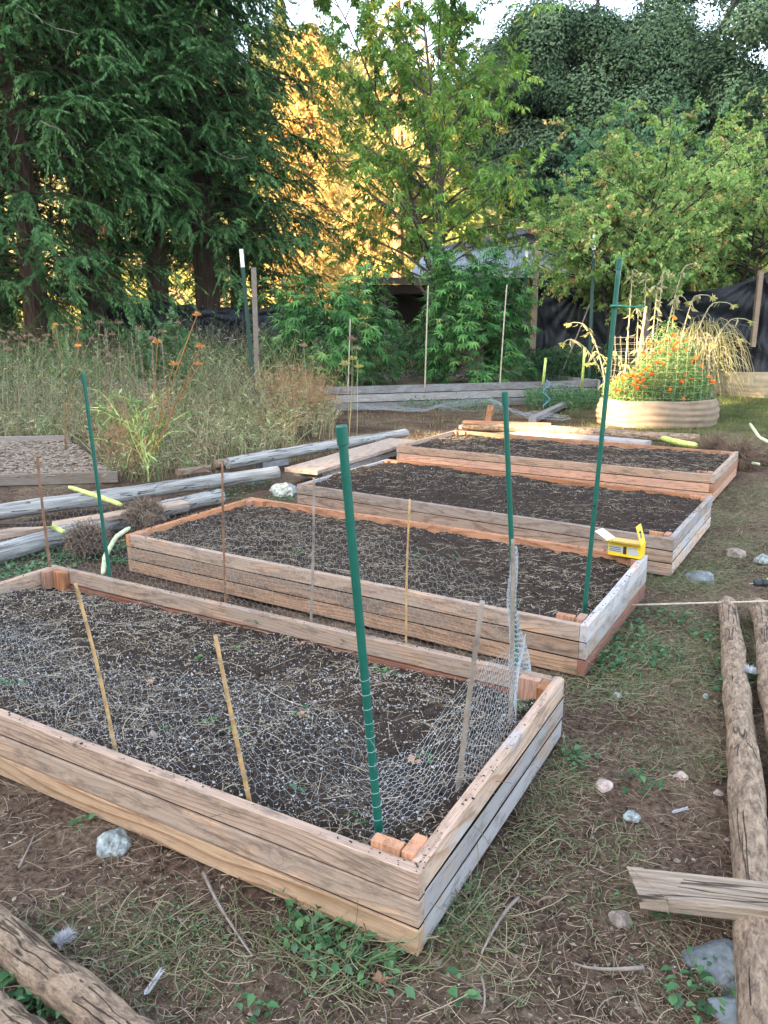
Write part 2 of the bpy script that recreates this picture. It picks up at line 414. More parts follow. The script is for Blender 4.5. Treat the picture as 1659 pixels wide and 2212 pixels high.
M['soil'] = soilmat('potting_soil', (.014,.010,.008), (.062,.045,.035), 70)
M['chips_soil'] = soilmat('chips_soil', (.10,.075,.055), (.3,.23,.17), 60)
def groundmat():
    m, t = nt('ground_earth'); L = t.links.new
    g = t.nodes.new('ShaderNodeNewGeometry')
    n = N_(t, 'ShaderNodeTexNoise', Scale=38, Detail=10, Roughness=.72); L(g.outputs['Position'], n.inputs['Vector'])
    n2 = N_(t, 'ShaderNodeTexNoise', Scale=1.6, Detail=5, Roughness=.6); L(g.outputs['Position'], n2.inputs['Vector'])
    n3 = N_(t, 'ShaderNodeTexNoise', Scale=.8, Detail=6, Roughness=.7); L(g.outputs['Position'], n3.inputs['Vector'])
    c = ramp(t, [(.36, (.034,.021,.015)), (.62, (.19,.128,.092))], n.outputs[0]).outputs[0]
    c2 = ramp(t, [(.36, (.042,.029,.019)), (.62, (.20,.148,.10))], n.outputs[0]).outputs[0]
    c = mix(t, c, c2, ramp(t, [(.45, (0,0,0)), (.6, (1,1,1))], n3.outputs[0]).outputs[0])
    # far grass
    sp = t.nodes.new('ShaderNodeSeparateXYZ'); L(g.outputs['Position'], sp.inputs[0])
    far = math_(t, 'MULTIPLY', math_(t, 'SUBTRACT', sp.outputs[1], 10.5), .4, True)
    c3 = ramp(t, [(.3, (.05,.065,.02)), (.7, (.14,.15,.05))], n.outputs[0]).outputs[0]
    c = mix(t, c, c3, math_(t, 'MULTIPLY', math_(t, 'MULTIPLY', far, math_(t, 'ADD', math_(t, 'MULTIPLY', sp.outputs[0], .3), -.7, True)), .8))
    c = mix(t, c, ramp(t, [(.36, (.55,.52,.50)), (.64, (1.2,1.2,1.18))], n2.outputs[0]).outputs[0], 1.0, 'MULTIPLY')
    p = N_(t, 'ShaderNodeBsdfPrincipled', Roughness=.95); L(c, p.inputs['Base Color']); p.inputs['Specular IOR Level'].default_value = .1
    bb = N_(t, 'ShaderNodeBump', Strength=.9, Distance=.02); L(n.outputs[0], bb.inputs['Height']); L(bb.outputs[0], p.inputs['Normal'])
    o = t.nodes.new('ShaderNodeOutputMaterial'); L(p.outputs[0], o.inputs[0]); return m
M['ground'] = groundmat()
M['hillground'] = soilmat('hill_ground', (.14,.11,.05), (.34,.27,.12), 1.2, .95, .3)

M['perlite'] = tonemat('perlite', [(.30,.29,.28), (.52,.51,.49), (.20,.18,.16)])
M['clod'] = tonemat('soil_clod', [(.012,.009,.007), (.05,.034,.025), (.028,.02,.015)])
M['earthclod'] = tonemat('earth_clod', [(.04,.027,.02), (.13,.09,.068), (.085,.058,.042)])
M['pebble'] = tonemat('pebbles', [(.16,.13,.11), (.34,.30,.26), (.24,.18,.13), (.45,.42,.38)])
M['straw'] = tonemat('straw', [(.11,.078,.055), (.32,.26,.185), (.50,.43,.32), (.22,.165,.115)])
M['litter'] = tonemat('dry_litter', [(.08,.052,.037), (.22,.16,.11), (.40,.32,.225), (.14,.095,.065)])
M['chip'] = tonemat('wood_chip', [(.10,.07,.05), (.24,.19,.14), (.33,.27,.21), (.15,.115,.09)])
M['greenstrand'] = leafmat('green_strand', [(.13,.12,.06), (.155,.19,.075), (.29,.27,.16), (.32,.25,.17)], .25)
M['weedleaf'] = leafmat('weed_leaf', [(.03,.085,.032), (.06,.16,.06), (.13,.26,.10), (.08,.16,.09)], .3)
M['deadleaf'] = leafmat('dead_leaf', [(.22,.12,.07), (.42,.27,.17), (.35,.2,.14), (.15,.1,.08)], .2)
M['weeds'] = leafmat('tall_weeds', [(.05,.06,.025), (.28,.31,.15), (.52,.43,.27), (.17,.11,.07), (.16,.28,.09), (.50,.58,.30)], .3)
M['rustweeds'] = leafmat('rusty_grass', [(.2,.1,.05), (.40,.24,.12), (.50,.32,.16), (.30,.2,.1)], .3)
M['orangeplant'] = leafmat('orange_dried_plant', [(.55,.24,.07), (.68,.34,.12), (.6,.3,.12)], .3)
M['umbel'] = leafmat('brown_umbel', [(.22,.13,.09), (.38,.27,.19), (.3,.2,.15)], .2)
M['shrubleaf'] = leafmat('shrub_leaf', [(.025,.06,.022), (.045,.11,.045), (.08,.17,.07), (.14,.2,.07)], .3)
M['cedar'] = leafmat('cedar_foliage', [(.03,.085,.03), (.065,.155,.055), (.105,.23,.075), (.15,.30,.09)], .25, varscale=.9)
M['cedarbrown'] = barkmat('cedar_bark', (.035,.022,.017), (.13,.085,.062), (5, 5, .45), 5, 1, .06)
M['deadtwig'] = plain('dead_twig', (.22,.18,.15), .8, var=.2)
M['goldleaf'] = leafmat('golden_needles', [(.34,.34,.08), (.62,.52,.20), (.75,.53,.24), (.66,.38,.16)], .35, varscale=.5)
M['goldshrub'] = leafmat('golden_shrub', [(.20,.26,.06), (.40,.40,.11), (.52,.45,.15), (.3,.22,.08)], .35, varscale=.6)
M['hillconifer'] = leafmat('hill_conifer', [(.13,.19,.05), (.24,.27,.08), (.34,.32,.11)], .3, varscale=.15)
M['midleaf'] = leafmat('lance_leaf', [(.09,.20,.045), (.14,.29,.06), (.21,.38,.08), (.28,.42,.09), (.58,.48,.08)], .42, varscale=.7)
M['rightleaf'] = leafmat('round_leaf', [(.11,.22,.07), (.19,.34,.10), (.28,.44,.13), (.42,.46,.15), (.66,.42,.2)], .42, varscale=.7)
M['rightleafback'] = leafmat('pale_leaf', [(.09,.22,.11), (.14,.30,.15), (.20,.36,.18)], .4)
M['oak'] = leafmat('oak_leaf', [(.03,.06,.035), (.065,.115,.065), (.11,.175,.095), (.15,.215,.12)], .12, rough=.9, spec=.05, varscale=.6)
M['bark'] = barkmat('bark', (.05,.04,.035), (.16,.135,.12), (4, 4, .8), 5, .8, .02)
M['darkbark'] = barkmat('dark_bark', (.02,.016,.014), (.07,.055,.048), (3, 3, .6), 4, .8, .03)
M['redbark'] = barkmat('red_bark', (.12,.06,.035), (.34,.19,.11), (3, 3, .5), 4, .8, .03)
M['hemp'] = leafmat('palmate_leaf', [(.015,.06,.018), (.05,.17,.045), (.15,.37,.10), (.30,.42,.10)], .35)
M['hempbud'] = leafmat('flower_spike', [(.09,.14,.085), (.15,.20,.13), (.20,.22,.16), (.2,.14,.12)], .2)
M['stemgreen'] = plain('green_stem', (.10,.14,.05), .7, var=.2)
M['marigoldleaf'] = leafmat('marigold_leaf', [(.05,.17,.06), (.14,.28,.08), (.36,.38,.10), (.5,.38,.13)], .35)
M['petal'] = leafmat('marigold_petal', [(.62,.10,.008), (.70,.18,.012), (.42,.05,.008)], .3)
M['sunstalk'] = plain('dry_stalk', (.36,.34,.21), .7, var=.2)
M['sunleaf'] = leafmat('dry_leaf', [(.22,.23,.11), (.34,.33,.17), (.38,.33,.2)], .3)
M['seedhead'] = leafmat('seed_head', [(.32,.36,.12), (.50,.50,.20), (.55,.45,.12)], .25)
M['root'] = tonemat('root_fibre', [(.09,.062,.045), (.2,.145,.105), (.32,.24,.17)])
M['feather'] = leafmat('feather', [(.42,.43,.45), (.52,.52,.54), (.3,.3,.31)], .3)
M['lawn'] = leafmat('lawn_blade', [(.05,.10,.02), (.10,.17,.04), (.2,.22,.06), (.28,.24,.1)], .35)

# ------------------------------------------------------------ beds data
def dirv(a): return Vector((math.cos(R(a)), math.sin(R(a)), 0))
TH, BH, ZT = .038, .084, .27
BEDS = [  # near-right corner (pixel), front angle, side angle, length, width, style, top z
    dict(p=at(905, 1885, ZT), fa=150.7, sa=60.7, L=3.12, W=1.33, front_over=True),
    dict(p=at(1270, 1352, ZT), fa=148.9, sa=60.0, L=3.2, W=1.34, front_over=False),
    dict(p=at(1455, 1163, ZT), fa=146.6, sa=58.6, L=3.25, W=1.55, front_over=True),
    dict(p=at(1545, 1025, ZT), fa=149.0, sa=58.6, L=3.48, W=1.55, front_over=False),
]
def inbed(b, X, Y, m=0.0):
    f, s = dirv(b['fa']), dirv(b['sa'])
    det = f.x*s.y - f.y*s.x
    dx, dy = X - b['p'].x, Y - b['p'].y
    u = (dx*s.y - dy*s.x) / det; v = (f.x*dy - f.y*dx) / det
    return (u > -m) & (u < b['L']+m) & (v > -m) & (v < b['W']+m)
def bedmask(X, Y, m=0.0):
    r = np.zeros(np.shape(X), bool)
    for b in BEDS: r |= inbed(b, X, Y, m)
    return r

# ------------------------------------------------------------ ground
def gz(X, Y):
    X = np.asarray(X, float); Y = np.asarray(Y, float)
    z = .05 * fbm(X*1.1, Y*1.1, 3) + .022 * fbm(X*6, Y*6, 3)
    t = np.clip((Y - 15) / 20, 0, 1); t2 = t*t*(3-2*t)
    z = z + 1.2 * t2 + .5 * fbm(X*.12+4, Y*.12, 2) * np.clip((Y-18)/15, 0, 1)
    z = z * np.clip(1.15 - .0*Y, 0, 1)
    return z - .012
def hillz(X, Y):
    X = np.asarray(X, float); Y = np.asarray(Y, float)
    ridge = np.clip(34 - .33 * X, 8, 70)
    t = np.clip((Y - 52) / 95, 0, 1); t = t ** 1.25
    return 1.1 + ridge * t + 3.2 * fbm(X*.05+9, Y*.05, 4) * np.clip((Y-50)/20, 0, 1)
def grid(name, xs, ys, zf, mat, lab=None, kind='structure'):
    X, Y = np.meshgrid(xs, ys); Z = zf(X, Y)
    V = np.stack([X, Y, Z], -1).reshape(-1, 3); nx, ny = len(xs), len(ys)
    i = np.arange(nx*ny).reshape(ny, nx)
    Fc = np.stack([i[:-1, :-1], i[:-1, 1:], i[1:, 1:], i[1:, :-1]], -1).reshape(-1, 4)
    o = mesh_np(name, V, Fc, mat, smooth=True); o['kind'] = kind
    if lab: o['label'] = lab
    return o
def graded(a, b, c, d, fine, coarse):
    lo = np.linspace(a, b, coarse)[:-1]; mid = np.arange(b, c, fine); hi = np.linspace(c, d, coarse)
    return np.concatenate([lo, mid, hi])
xs = graded(-160, -4.2, 4.6, 160, .028, 60); ys = np.concatenate([np.linspace(-120, .6, 14)[:-1], np.arange(.6, 9.5, .028), np.geomspace(9.5, 62, 110)])
def gall(X, Y):
    z = gz(X, Y)
    # micro relief outside the beds, sunk a little inside them
    m = (Y < 9.6) & (Y > .5)
    z = z + np.where(m, .012*fbm(X*22, Y*22, 2) + .008*fbm(X*50, Y*50, 1), 0)
    z = np.where(bedmask(X, Y, -.03), z - .02, z)
    return z
grid('ground', xs, ys, gall, M['ground'], 'brown bare earth with straw and grass patches between the beds')
grid('hill', np.linspace(-220, 260, 120), np.concatenate([np.linspace(48, 150, 50), np.linspace(155, 400, 8)]), hillz, M['hillground'], 'sunlit wooded hillside rising behind the garden')

# ------------------------------------------------------------ raised beds
def board(parent, P, ang, length, h, mat, th=TH, name='board', z0=0.0, warp=.003, jit=True):
    """board with local X along ang starting at P (outer line), thickness to +Y local"""
    mb = MB(); n = max(2, int(length/.25)); s = random.random()*50
    rows = []
    for i in range(n+1):
        x = length*i/n
        w = warp * (mnoise.noise(Vector((x*1.3, s, 0)))); w2 = warp * mnoise.noise(Vector((x*1.1, s, 7)))
        rows.append([(x, w, w2), (x, th+w, w2), (x, th+w, h+w2-.0015), (x, w, h+w2-.0015)])
    vs = [v for r in rows for v in r]; fs = []
    for i in range(n):
        for k in range(4):
            a = i*4+k; b = i*4+(k+1)%4; fs.append((a, b, b+4, a+4))
    fs = [tuple(reversed(f)) for f in fs]
    fs.append((0,1,2,3)); e = n*4; fs.append((e+3,e+2,e+1,e))
    mb.add(vs, fs)
    # centre the local origin in the section so the ring pattern varies
    o = mb.build(name, M[mat], parent, bevel=.004, loc=Vector(P) + Vector((0, 0, z0)), rot=(0, 0, R(ang)))
    return o
def make_bed(i, b, label, mats, blocks):
    f, s = dirv(b['fa']), dirv(b['sa']); P = b['p'].copy(); P.z = 0
    root = empty('raised_bed', P, label, 'garden bed', 'new wooden raised beds in a row')
    nb = 3; L, W = b['L'], b['W']; base = .27 - nb*.09
    for k in range(nb):
        z = base + k*.09; j = lambda: random.uniform(-.004, .004)
        mf, mr, mbk, ml = mats[k]
        if b['front_over']:
            board(root, s*(TH+j()), b['fa'], L, BH+.0005, mf, z0=z)
            so, sl = TH, W - TH
            bs, bl = TH, L - 2*TH
            # local Y of fa = fa+90 = opposite of s ; spans TH -> 0
        else:
            so, sl = 0, W
            bs, bl = TH, L - 2*TH
            board(root, s*TH + f*TH, b['fa'], L - 2*TH, BH, mf, z0=z)
        # right side (near the right path) : along s, thickness towards f -> local +Y of sa is f
        board(root, s*so + f*j(), b['sa'], sl, BH+.0042, mr, z0=z+.0007)
        if k:   # dark strip painting the shade and dirt of the joint under this board
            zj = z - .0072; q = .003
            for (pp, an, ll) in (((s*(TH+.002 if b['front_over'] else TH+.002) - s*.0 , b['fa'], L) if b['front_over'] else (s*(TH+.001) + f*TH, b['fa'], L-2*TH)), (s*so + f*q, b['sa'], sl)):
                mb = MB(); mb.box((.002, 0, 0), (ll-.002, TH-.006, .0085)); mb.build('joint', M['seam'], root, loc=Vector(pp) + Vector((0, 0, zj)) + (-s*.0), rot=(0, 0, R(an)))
        # left side
        board(root, f*(L-TH) + s*so + f*j(), b['sa'], sl, BH, ml, z0=z+.0004)
        # back, butted between the sides
        board(root, s*W + f*bs, b['fa'], bl, BH, mbk, z0=z+.0002)
    for (u, v, du, dv, dz, mt) in blocks:
        mb = MB(); mb.box((0, 0, 0), (.27 + dz, dv, du))
        o = mb.build('corner_block', M[mt], root, bevel=.003)
        # length is vertical: local X -> world Z, local Z -> f, local Y -> s
        mat3 = Matrix((( 0, s.x, f.x), (0, s.y, f.y), (1, 0, 0))).to_4x4()
        o.matrix_local = Matrix.Translation(f*u + s*v + Vector((0, 0, .0))) @ mat3
    return root
T2 = TH + .002
def blk(L, W, mt='orange', dz=(.012, .006, .004, .008)):
    c = .09; t = .038; e = TH+.003
    return [(e+t+.004, e, c, t, dz[0], mt), (e, e+.006, t, c, dz[1], mt),        # near right
            (e+t+.004, W-e-t, c, t, dz[2]-.012, mt), (e, W-e-c-.006, t, c, dz[3]-.014, mt),   # far right
            (L-e-t, e, t, c, -.004, mt), (L-e-t, W-e-c, t, c, -.008, mt), (L-e-t-c-.004, W-e-t, c, t, -.012, mt)]
bl = lambda i: blk(BEDS[i]['L'], BEDS[i]['W'])
make_bed(0, BEDS[0], 'nearest and largest looking wooden raised bed with perlite soil and wire netting',
    [('golden','greytan','red','tan'), ('tan','greytan','red','tan'), ('tan','pale','tan','tan')], bl(0))
make_bed(1, BEDS[1], 'second raised bed from the front with the yellow box on its corner',
    [('tan','red','orange','tan'), ('tan','greytan','orange','tan'), ('tan','pale','orange','orange')], bl(1))
make_bed(2, BEDS[2], 'third raised bed from the front heaped with the darkest soil',
    [('tan','pale','tan','tan'), ('tan','pale','tan','tan'), ('tan','greytan','orange','pale')], bl(2))
_b4 = bl(3) + [(1.75, BEDS[3]['W']-TH-.045, .09, .038, -.012, 'orange')]
make_bed(3, BEDS[3], 'farthest new raised bed beside the round cloth planter of marigolds',
    [('orange','orange','orange','tan'), ('orange','orange','orange','tan'), ('tan','greytan','orange','tan')], _b4)

# ------------------------------------------------------------ soil in beds + litter
def bed_pts(b, n, g, m=.045):
    u = g.uniform(m, b['L']-m, n); v = g.uniform(m, b['W']-m, n)
    f, s = dirv(b['fa']), dirv(b['sa'])
    return u, v, b['p'].x + f.x*u + s.x*v, b['p'].y + f.y*u + s.y*v
def soil_h(i, u, v, X, Y):
    b = BEDS[i]
    base = [.205, .215, .222, .222][i]
    h = base + .055*fbm(X*2.3+i*7, Y*2.3, 3) + .045*fbm(X*8, Y*8, 3) + .016*fbm(X*28, Y*28, 2)
    if i == 0: h = h - .035*np.clip((v-.9)/.4, 0, 1) + .01*np.clip(1-u/.5, 0, 1) - .01
    if i == 2: h = h + .03*np.exp(-((v-.75)/.5)**2) + .012
    return h
SL = ['black potting soil with white perlite in the nearest bed', 'dark soil with straw pieces in the second bed',
      'nearly black heaped soil in the third bed', 'brown straw covered soil in the farthest new bed']
for i, b in enumerate(BEDS):
    f, s = dirv(b['fa']), dirv(b['sa']); m = TH+.0015
    st = .012 if i < 2 else .02
    us = np.arange(m, b['L']-m+1e-4, (b['L']-2*m)/round((b['L']-2*m)/st)); vs = np.arange(m, b['W']-m+1e-4, (b['W']-2*m)/round((b['W']-2*m)/st))
    U, Vv = np.meshgrid(us, vs); X = b['p'].x + f.x*U + s.x*Vv; Y = b['p'].y + f.y*U + s.y*Vv
    Z = soil_h(i, U, Vv, X, Y)
    Vt = np.stack([X, Y, Z], -1).reshape(-1, 3); ii = np.arange(U.size).reshape(U.shape)
    Fc = np.stack([ii[:-1, :-1], ii[1:, :-1], ii[1:, 1:], ii[:-1, 1:]], -1).reshape(-1, 4)
    o = mesh_np('bed_soil', Vt, Fc, M['soil'], smooth=False); tag(o, SL[i], 'soil', kind='stuff')
def soil_scatter(i, n, g):
    u, v, X, Y = bed_pts(BEDS[i], n, g); return np.stack([X, Y, soil_h(i, u, v, X, Y)], -1)
def strand_set(C, Lm, g, flat=.25, lift=.004, k=5, curl=.35):
    n = len(C); a = g.uniform(0, 6.283, n); Ln = Lm * g.lognormal(0, .45, n)
    d = np.stack([np.cos(a), np.sin(a), g.normal(0, flat, n)], -1); pr = np.stack([-np.sin(a), np.cos(a), np.zeros(n)], -1)
    P0 = C + np.array([0, 0, 1])*lift*g.uniform(.2, 1.5, n)[:, None]; P2 = P0 + d*Ln[:, None]
    P1 = (P0+P2)/2 + pr*(g.normal(0, curl, n)*Ln)[:, None] + np.array([0, 0, 1])*(np.abs(g.normal(0, .12, n))*Ln)[:, None]
    P2[:, 2] = np.maximum(P2[:, 2], P0[:, 2]-.004)
    return bez(P0, P1, P2, k)
clod_n = [9000, 7000, 8000, 5000]; per_n = [17000, 2200, 1600, 400]; str_n = [6500, 4200, 1700, 4200]
names = ['nearest', 'second', 'third', 'farthest']; lng_n = [1000, 500, 200, 500]
for i in range(4):
    g = np.random.default_rng(100+i)
    C = soil_scatter(i, clod_n[i], g); S = g.lognormal(math.log(.006), .5, len(C)).clip(.002, .028)
    V, Fc = chunks(C, S, g); o = mesh_np('soil_clods', V, Fc, M['clod'], tone=np.repeat(g.random(len(C)), 8))
    tag(o, 'dark crumbs of soil scattered over the %s bed' % names[i], 'soil crumbs', kind='stuff')
    nr = 900; bb = BEDS[i]; u = g.uniform(0, bb['L'], nr); e = g.integers(0, 4, nr); v = g.uniform(0, bb['W'], nr); w_ = g.uniform(.004, .034, nr)
    cl_ = (fbm(u*2.5+i, v*2.5+e, 3) > .02) | (g.random(nr) < .18)
    uu = np.where(e == 0, u, np.where(e == 1, u, np.where(e == 2, w_, bb['L']-w_))); vv = np.where(e == 0, w_, np.where(e == 1, bb['W']-w_, v)); ff, sv = dirv(bb['fa']), dirv(bb['sa'])
    C = np.stack([bb['p'].x+ff.x*uu+sv.x*vv, bb['p'].y+ff.y*uu+sv.y*vv, np.full(nr, .2665)], -1)[cl_]; S = g.lognormal(math.log(.0026), .5, len(C)).clip(.001, .009)
    V, Fc = chunks(C, S, g, .5); o = mesh_np('rim_crumbs', V, Fc, M['clod'], tone=np.repeat(g.random(len(C)), 8)); tag(o, 'soil crumbs spilled on the rim boards of the %s bed' % names[i], 'soil crumbs', kind='stuff')
    C = soil_scatter(i, per_n[i], g)
    dens = fbm(C[:, 0]*3, C[:, 1]*3, 3)+.5
    C = C[g.random(len(C)) < .35 + dens*.9]
    C[:, 2] += .003; S = g.lognormal(math.log(.0024 if i == 0 else .0022), .4, len(C)).clip(.0012, .007)
    V, Fc = chunks(C, S, g, .9); o = mesh_np('perlite', V, Fc, M['perlite'], tone=np.repeat(g.random(len(C)), 8))
    tag(o, 'white perlite grains in the soil of the %s bed' % names[i], 'perlite', kind='stuff')
    C = soil_scatter(i, str_n[i], g)
    dens = fbm(C[:, 0]*2.2+5, C[:, 1]*2.2, 3)+.5
    C = C[g.random(len(C)) < (dens*1.7)**2]
    C2 = soil_scatter(i, lng_n[i], g); C = np.concatenate([C, C2]); LS = np.concatenate([np.full(len(C)-len(C2), .034), np.full(len(C2), .075)])
    V, Fc = tubes(strand_set(C, LS, g, .12, .01, 5, .11), g.uniform(.0004, .0013, len(C)))
    o = mesh_np('straw', V, Fc, M['straw'], tone=np.repeat(g.random(len(C)), 12))
    tag(o, 'loose straw bits lying on the soil of the %s bed' % names[i], 'straw', kind='stuff')

# ------------------------------------------------------------ litter, pebbles, grass on the paths
def path_pts(n, g, x0, x1, y0, y1, near=True):
    X = g.uniform(x0, x1, n)
    Y = (y0**-1 + g.random(n)*(y1**-1 - y0**-1))**-1 if near else g.uniform(y0, y1, n)   # denser close by
    k = ~bedmask(X, Y, .01); X, Y = X[k], Y[k]
    return np.stack([X, Y, gall(X, Y)], -1)
g = np.random.default_rng(7)
C = path_pts(48000, g, -4, 5, .7, 12); S = g.lognormal(math.log(.0045), .55, len(C)).clip(.0015, .02)
V, Fc = chunks(C, S, g); o = mesh_np('earth_clods', V, Fc, M['earthclod'], tone=np.repeat(g.random(len(C)), 8)); tag(o, 'small lumps of brown earth on the paths', 'earth', kind='stuff')
C = path_pts(14000, g, -3.5, 4, .7, 9); S = g.lognormal(math.log(.0034), .5, len(C)).clip(.0015, .013)
V, Fc = chunks(C, S, g); o = mesh_np('gravel', V, Fc, M['pebble'], tone=np.repeat(g.random(len(C)), 8)); tag(o, 'tiny pale pebbles strewn over the bare paths', 'gravel', kind='stuff')
C = path_pts(62000, g, -4, 5.5, .7, 14)
d = fbm(C[:, 0]*1.3+3, C[:, 1]*1.3+8, 4)+.5
C = C[g.random(len(C)) < np.clip((d-.18)*1.6, .2, 1)]
V, Fc = tubes(strand_set(C, .065, g, .10, .012, 5, .2), g.uniform(.0004, .0012, len(C)))
o = mesh_np('dry_grass_litter', V, Fc, M['litter'], tone=np.repeat(g.random(len(C)), 12)); tag(o, 'dead brown grass stems and roots strewn on the paths', 'dry grass', kind='stuff')
C = path_pts(120000, g, -4, 5, .75, 9)
d = fbm(C[:, 0]*1.7+13, C[:, 1]*1.7+2, 4)+.5
C = C[g.random(len(C)) < np.clip((d-.25)*2.2, .12, 1)]
V, Fc = tubes(strand_set(C, .019, g, .12, .006, 3, .12), g.uniform(.0005, .0013, len(C)))
o = mesh_np('crumbled_litter', V, Fc, M['litter'], tone=np.repeat(g.random(len(C)), 6)); tag(o, 'crumbled bits of stem and needle matted into the paths', 'litter', kind='stuff')
C = path_pts(2600, g, -4, 5, .8, 9)
V, Fc = chunks(C, g.uniform(.004, .011, len(C)), g, .22); o = mesh_np('bark_chips', V, Fc, M['chip'], tone=np.repeat(g.random(len(C)), 8)); tag(o, 'flat chips of bark and leaf scraps on the paths', 'bark chips', kind='stuff')

# green patches (pixel centre, radius m, count, height)
def patch(px, py, r, n, g, z=0):
    c = at(px, py, z); a = g.uniform(0, 6.283, n); rr = r*np.sqrt(g.random(n))*g.uniform(.5, 1.15, n)
    X = c.x + np.cos(a)*rr; Y = c.y + np.sin(a)*rr*1.0
    k = ~bedmask(X, Y, .012); X, Y = X[k], Y[k]
    return np.stack([X, Y, gall(X, Y)], -1)
GP = [(960,1990,.17,520,.15),(1010,1935,.13,260,.10),(700,2000,.22,420,.13),(760,2080,.22,380,.09),(1150,1780,.2,300,.06),(1185,1690,.2,420,.07),(1215,1620,.16,330,.07),
      (1330,1810,.2,200,.05),(1400,1620,.3,330,.05),(250,2030,.3,420,.06),(380,2060,.3,380,.06),(480,2040,.28,260,.05),(1120,1880,.18,120,.05),(1310,1480,.3,620,.08),
      (1340,1400,.35,800,.08),(1450,1420,.4,520,.06),(1550,1350,.4,520,.06),(1430,1240,.35,620,.08),(1530,1230,.4,560,.06),(1600,1180,.6,800,.07),(1630,1090,.7,700,.06),
      (1480,1250,.35,560,.08),(1600,1060,.7,800,.06),(1640,980,.9,900,.06),(1500,1550,.35,240,.05),(1560,1120,.4,420,.07),(1250,1880,.3,150,.04),(1060,2080,.3,130,.05),
      (1380,1950,.3,150,.05),(1440,2120,.25,130,.05),(80,2030,.25,160,.05),(1590,1420,.3,300,.06),(1500,1480,.25,200,.05),(1520,1640,.2,160,.05)]
Ps, Ts = [], []
for (px, py, r, n, h) in GP:
    C = patch(px, py, r*(.8 if py > 1500 else 1.1), int(n*(.5 if py > 1500 else .8)), g); n = len(C)
    P = strand_set(C, h*1.0, g, .35, .005, 6, .5)
    Ps.append(P); Ts.append(g.random(n))
P = np.concatenate(Ps); T = np.concatenate(Ts)
P[:, :, 2] = np.maximum(P[:, :, 2], P[:, :1, 2]-.003)
V, Fc = tubes(P, g.uniform(.0007, .0017, len(P)))
o = mesh_np('grass', V, Fc, M['greenstrand'], tone=np.repeat(T, 15)); tag(o, 'wiry green grass growing in patches on the paths', 'grass', kind='stuff')
# fine leafy sprigs with the grass
Ls = []
for (px, py, r, n, h) in GP:
    C = patch(px, py, r*.85, int(n*(.4 if py > 1500 else .9)), g); C[:, 2] += g.uniform(0, h*.45, len(C)); Ls.append(C)
C = np.concatenate(Ls); D = rdir(len(C), g); D[:, 2] = np.abs(D[:, 2])*.5; Nn = rdir(len(C), g)*.5 + np.array([0, 0, 1])
V, Fc = leaves(C, D, Nn, g.uniform(.008, .022, len(C)), g.uniform(.003, .008, len(C)))
o = mesh_np('small_leaf_cover', V, Fc, M['weedleaf'], tone=g.random(len(C))); tag(o, 'tiny green leaves of low ground cover on the paths', 'ground cover', kind='stuff')
# broad leaf weeds
def broad_weeds(spots, name, lab, Lf=.045, seed=3, mat='weedleaf'):
    g = np.random.default_rng(seed); vf = []; T = []
    for (px, py, r, n, z) in spots:
        C = patch(px, py, r, n, g, 0) if z == 0 else None
        if C is None:
            c = at(px, py, z); a = g.uniform(0, 6.283, n); rr = r*np.sqrt(g.random(n))
            C = np.stack([c.x+np.cos(a)*rr, c.y+np.sin(a)*rr, np.full(n, z)], -1)
        n = len(C); C[:, 2] += g.uniform(.01, .05, n)*(1 if z == 0 else .4)
        D = rdir(n, g); D[:, 2] = g.uniform(-.1, .5, n); Nn = np.array([[0, 0, 1.]]) + rdir(n, g)*.35
        l = Lf*g.uniform(.5, 1.3, n)*(1 if z == 0 else .55)
        vf.append(leaves2(C, D, Nn, l, l*g.uniform(.45, .75, n))); T.append(np.repeat(g.random(n), 8))
    V, Fc = cat2(*vf); o = mesh_np(name, V, Fc, M[mat], tone=np.concatenate(T), smooth=True); return tag(o, lab, 'weeds', kind='stuff')
broad_weeds([(700,2030,.14,60,0),(640,1990,.1,24,0),(750,2050,.12,50,0),(820,2080,.12,40,0),(1390,1700,.1,14,0),(1370,1680,.06,8,0),(1000,2160,.05,8,0),(540,2170,.06,6,0),(560,2200,.04,5,0),
             (180,1790,.06,8,0),(1380,1410,.25,160,0),(1300,1440,.2,130,0),(1420,1330,.25,90,0),(1340,1350,.2,110,0),(1560,1480,.12,40,0),(1600,1450,.15,60,0),(1550,1380,.2,70,0),
             (70,1215,.35,260,0),(160,1200,.3,220,0),(230,1190,.2,140,0),(20,1240,.25,160,0),(255,1215,.15,90,0),(300,1180,.2,60,0),(560,1050,.3,120,0),(500,1070,.3,120,0),(600,1085,.2,90,0),
             (1230,1640,.1,24,0),(1440,1960,.08,14,0),(1370,1920,.07,10,0),(1540,2130,.1,26,0),(1500,2170,.08,20,0),(90,1360,.15,20,0),(60,2110,.07,90,0),(95,2165,.06,70,0),(25,2060,.05,40,0),(140,2195,.04,30,0)],
            'broadleaf_weeds', 'low broad leaved green weeds growing round the beds', .032)
broad_weeds([(440,1565,.04,8,.215),(640,1195,.05,12,.225),(530,1410,.04,7,.2),(830,1450,.04,9,.2),(660,1545,.05,9,.2),(650,1700,.04,6,.21),(925,1645,.03,5,.21),(510,1585,.03,5,.21),
             (770,1785,.04,6,.215),(435,1425,.03,5,.2),(740,1390,.04,6,.2),(350,1585,.03,4,.21),(1130,1530,.04,9,.21),(900,1205,.05,12,.225),(980,1210,.04,8,.22),(560,1350,.02,4,.2),(20,1480,.05,12,.21),(335,1165,.05,12,.21)],
            'seedlings', 'small bright green seedlings sprouting in the two near beds', .05, 4)
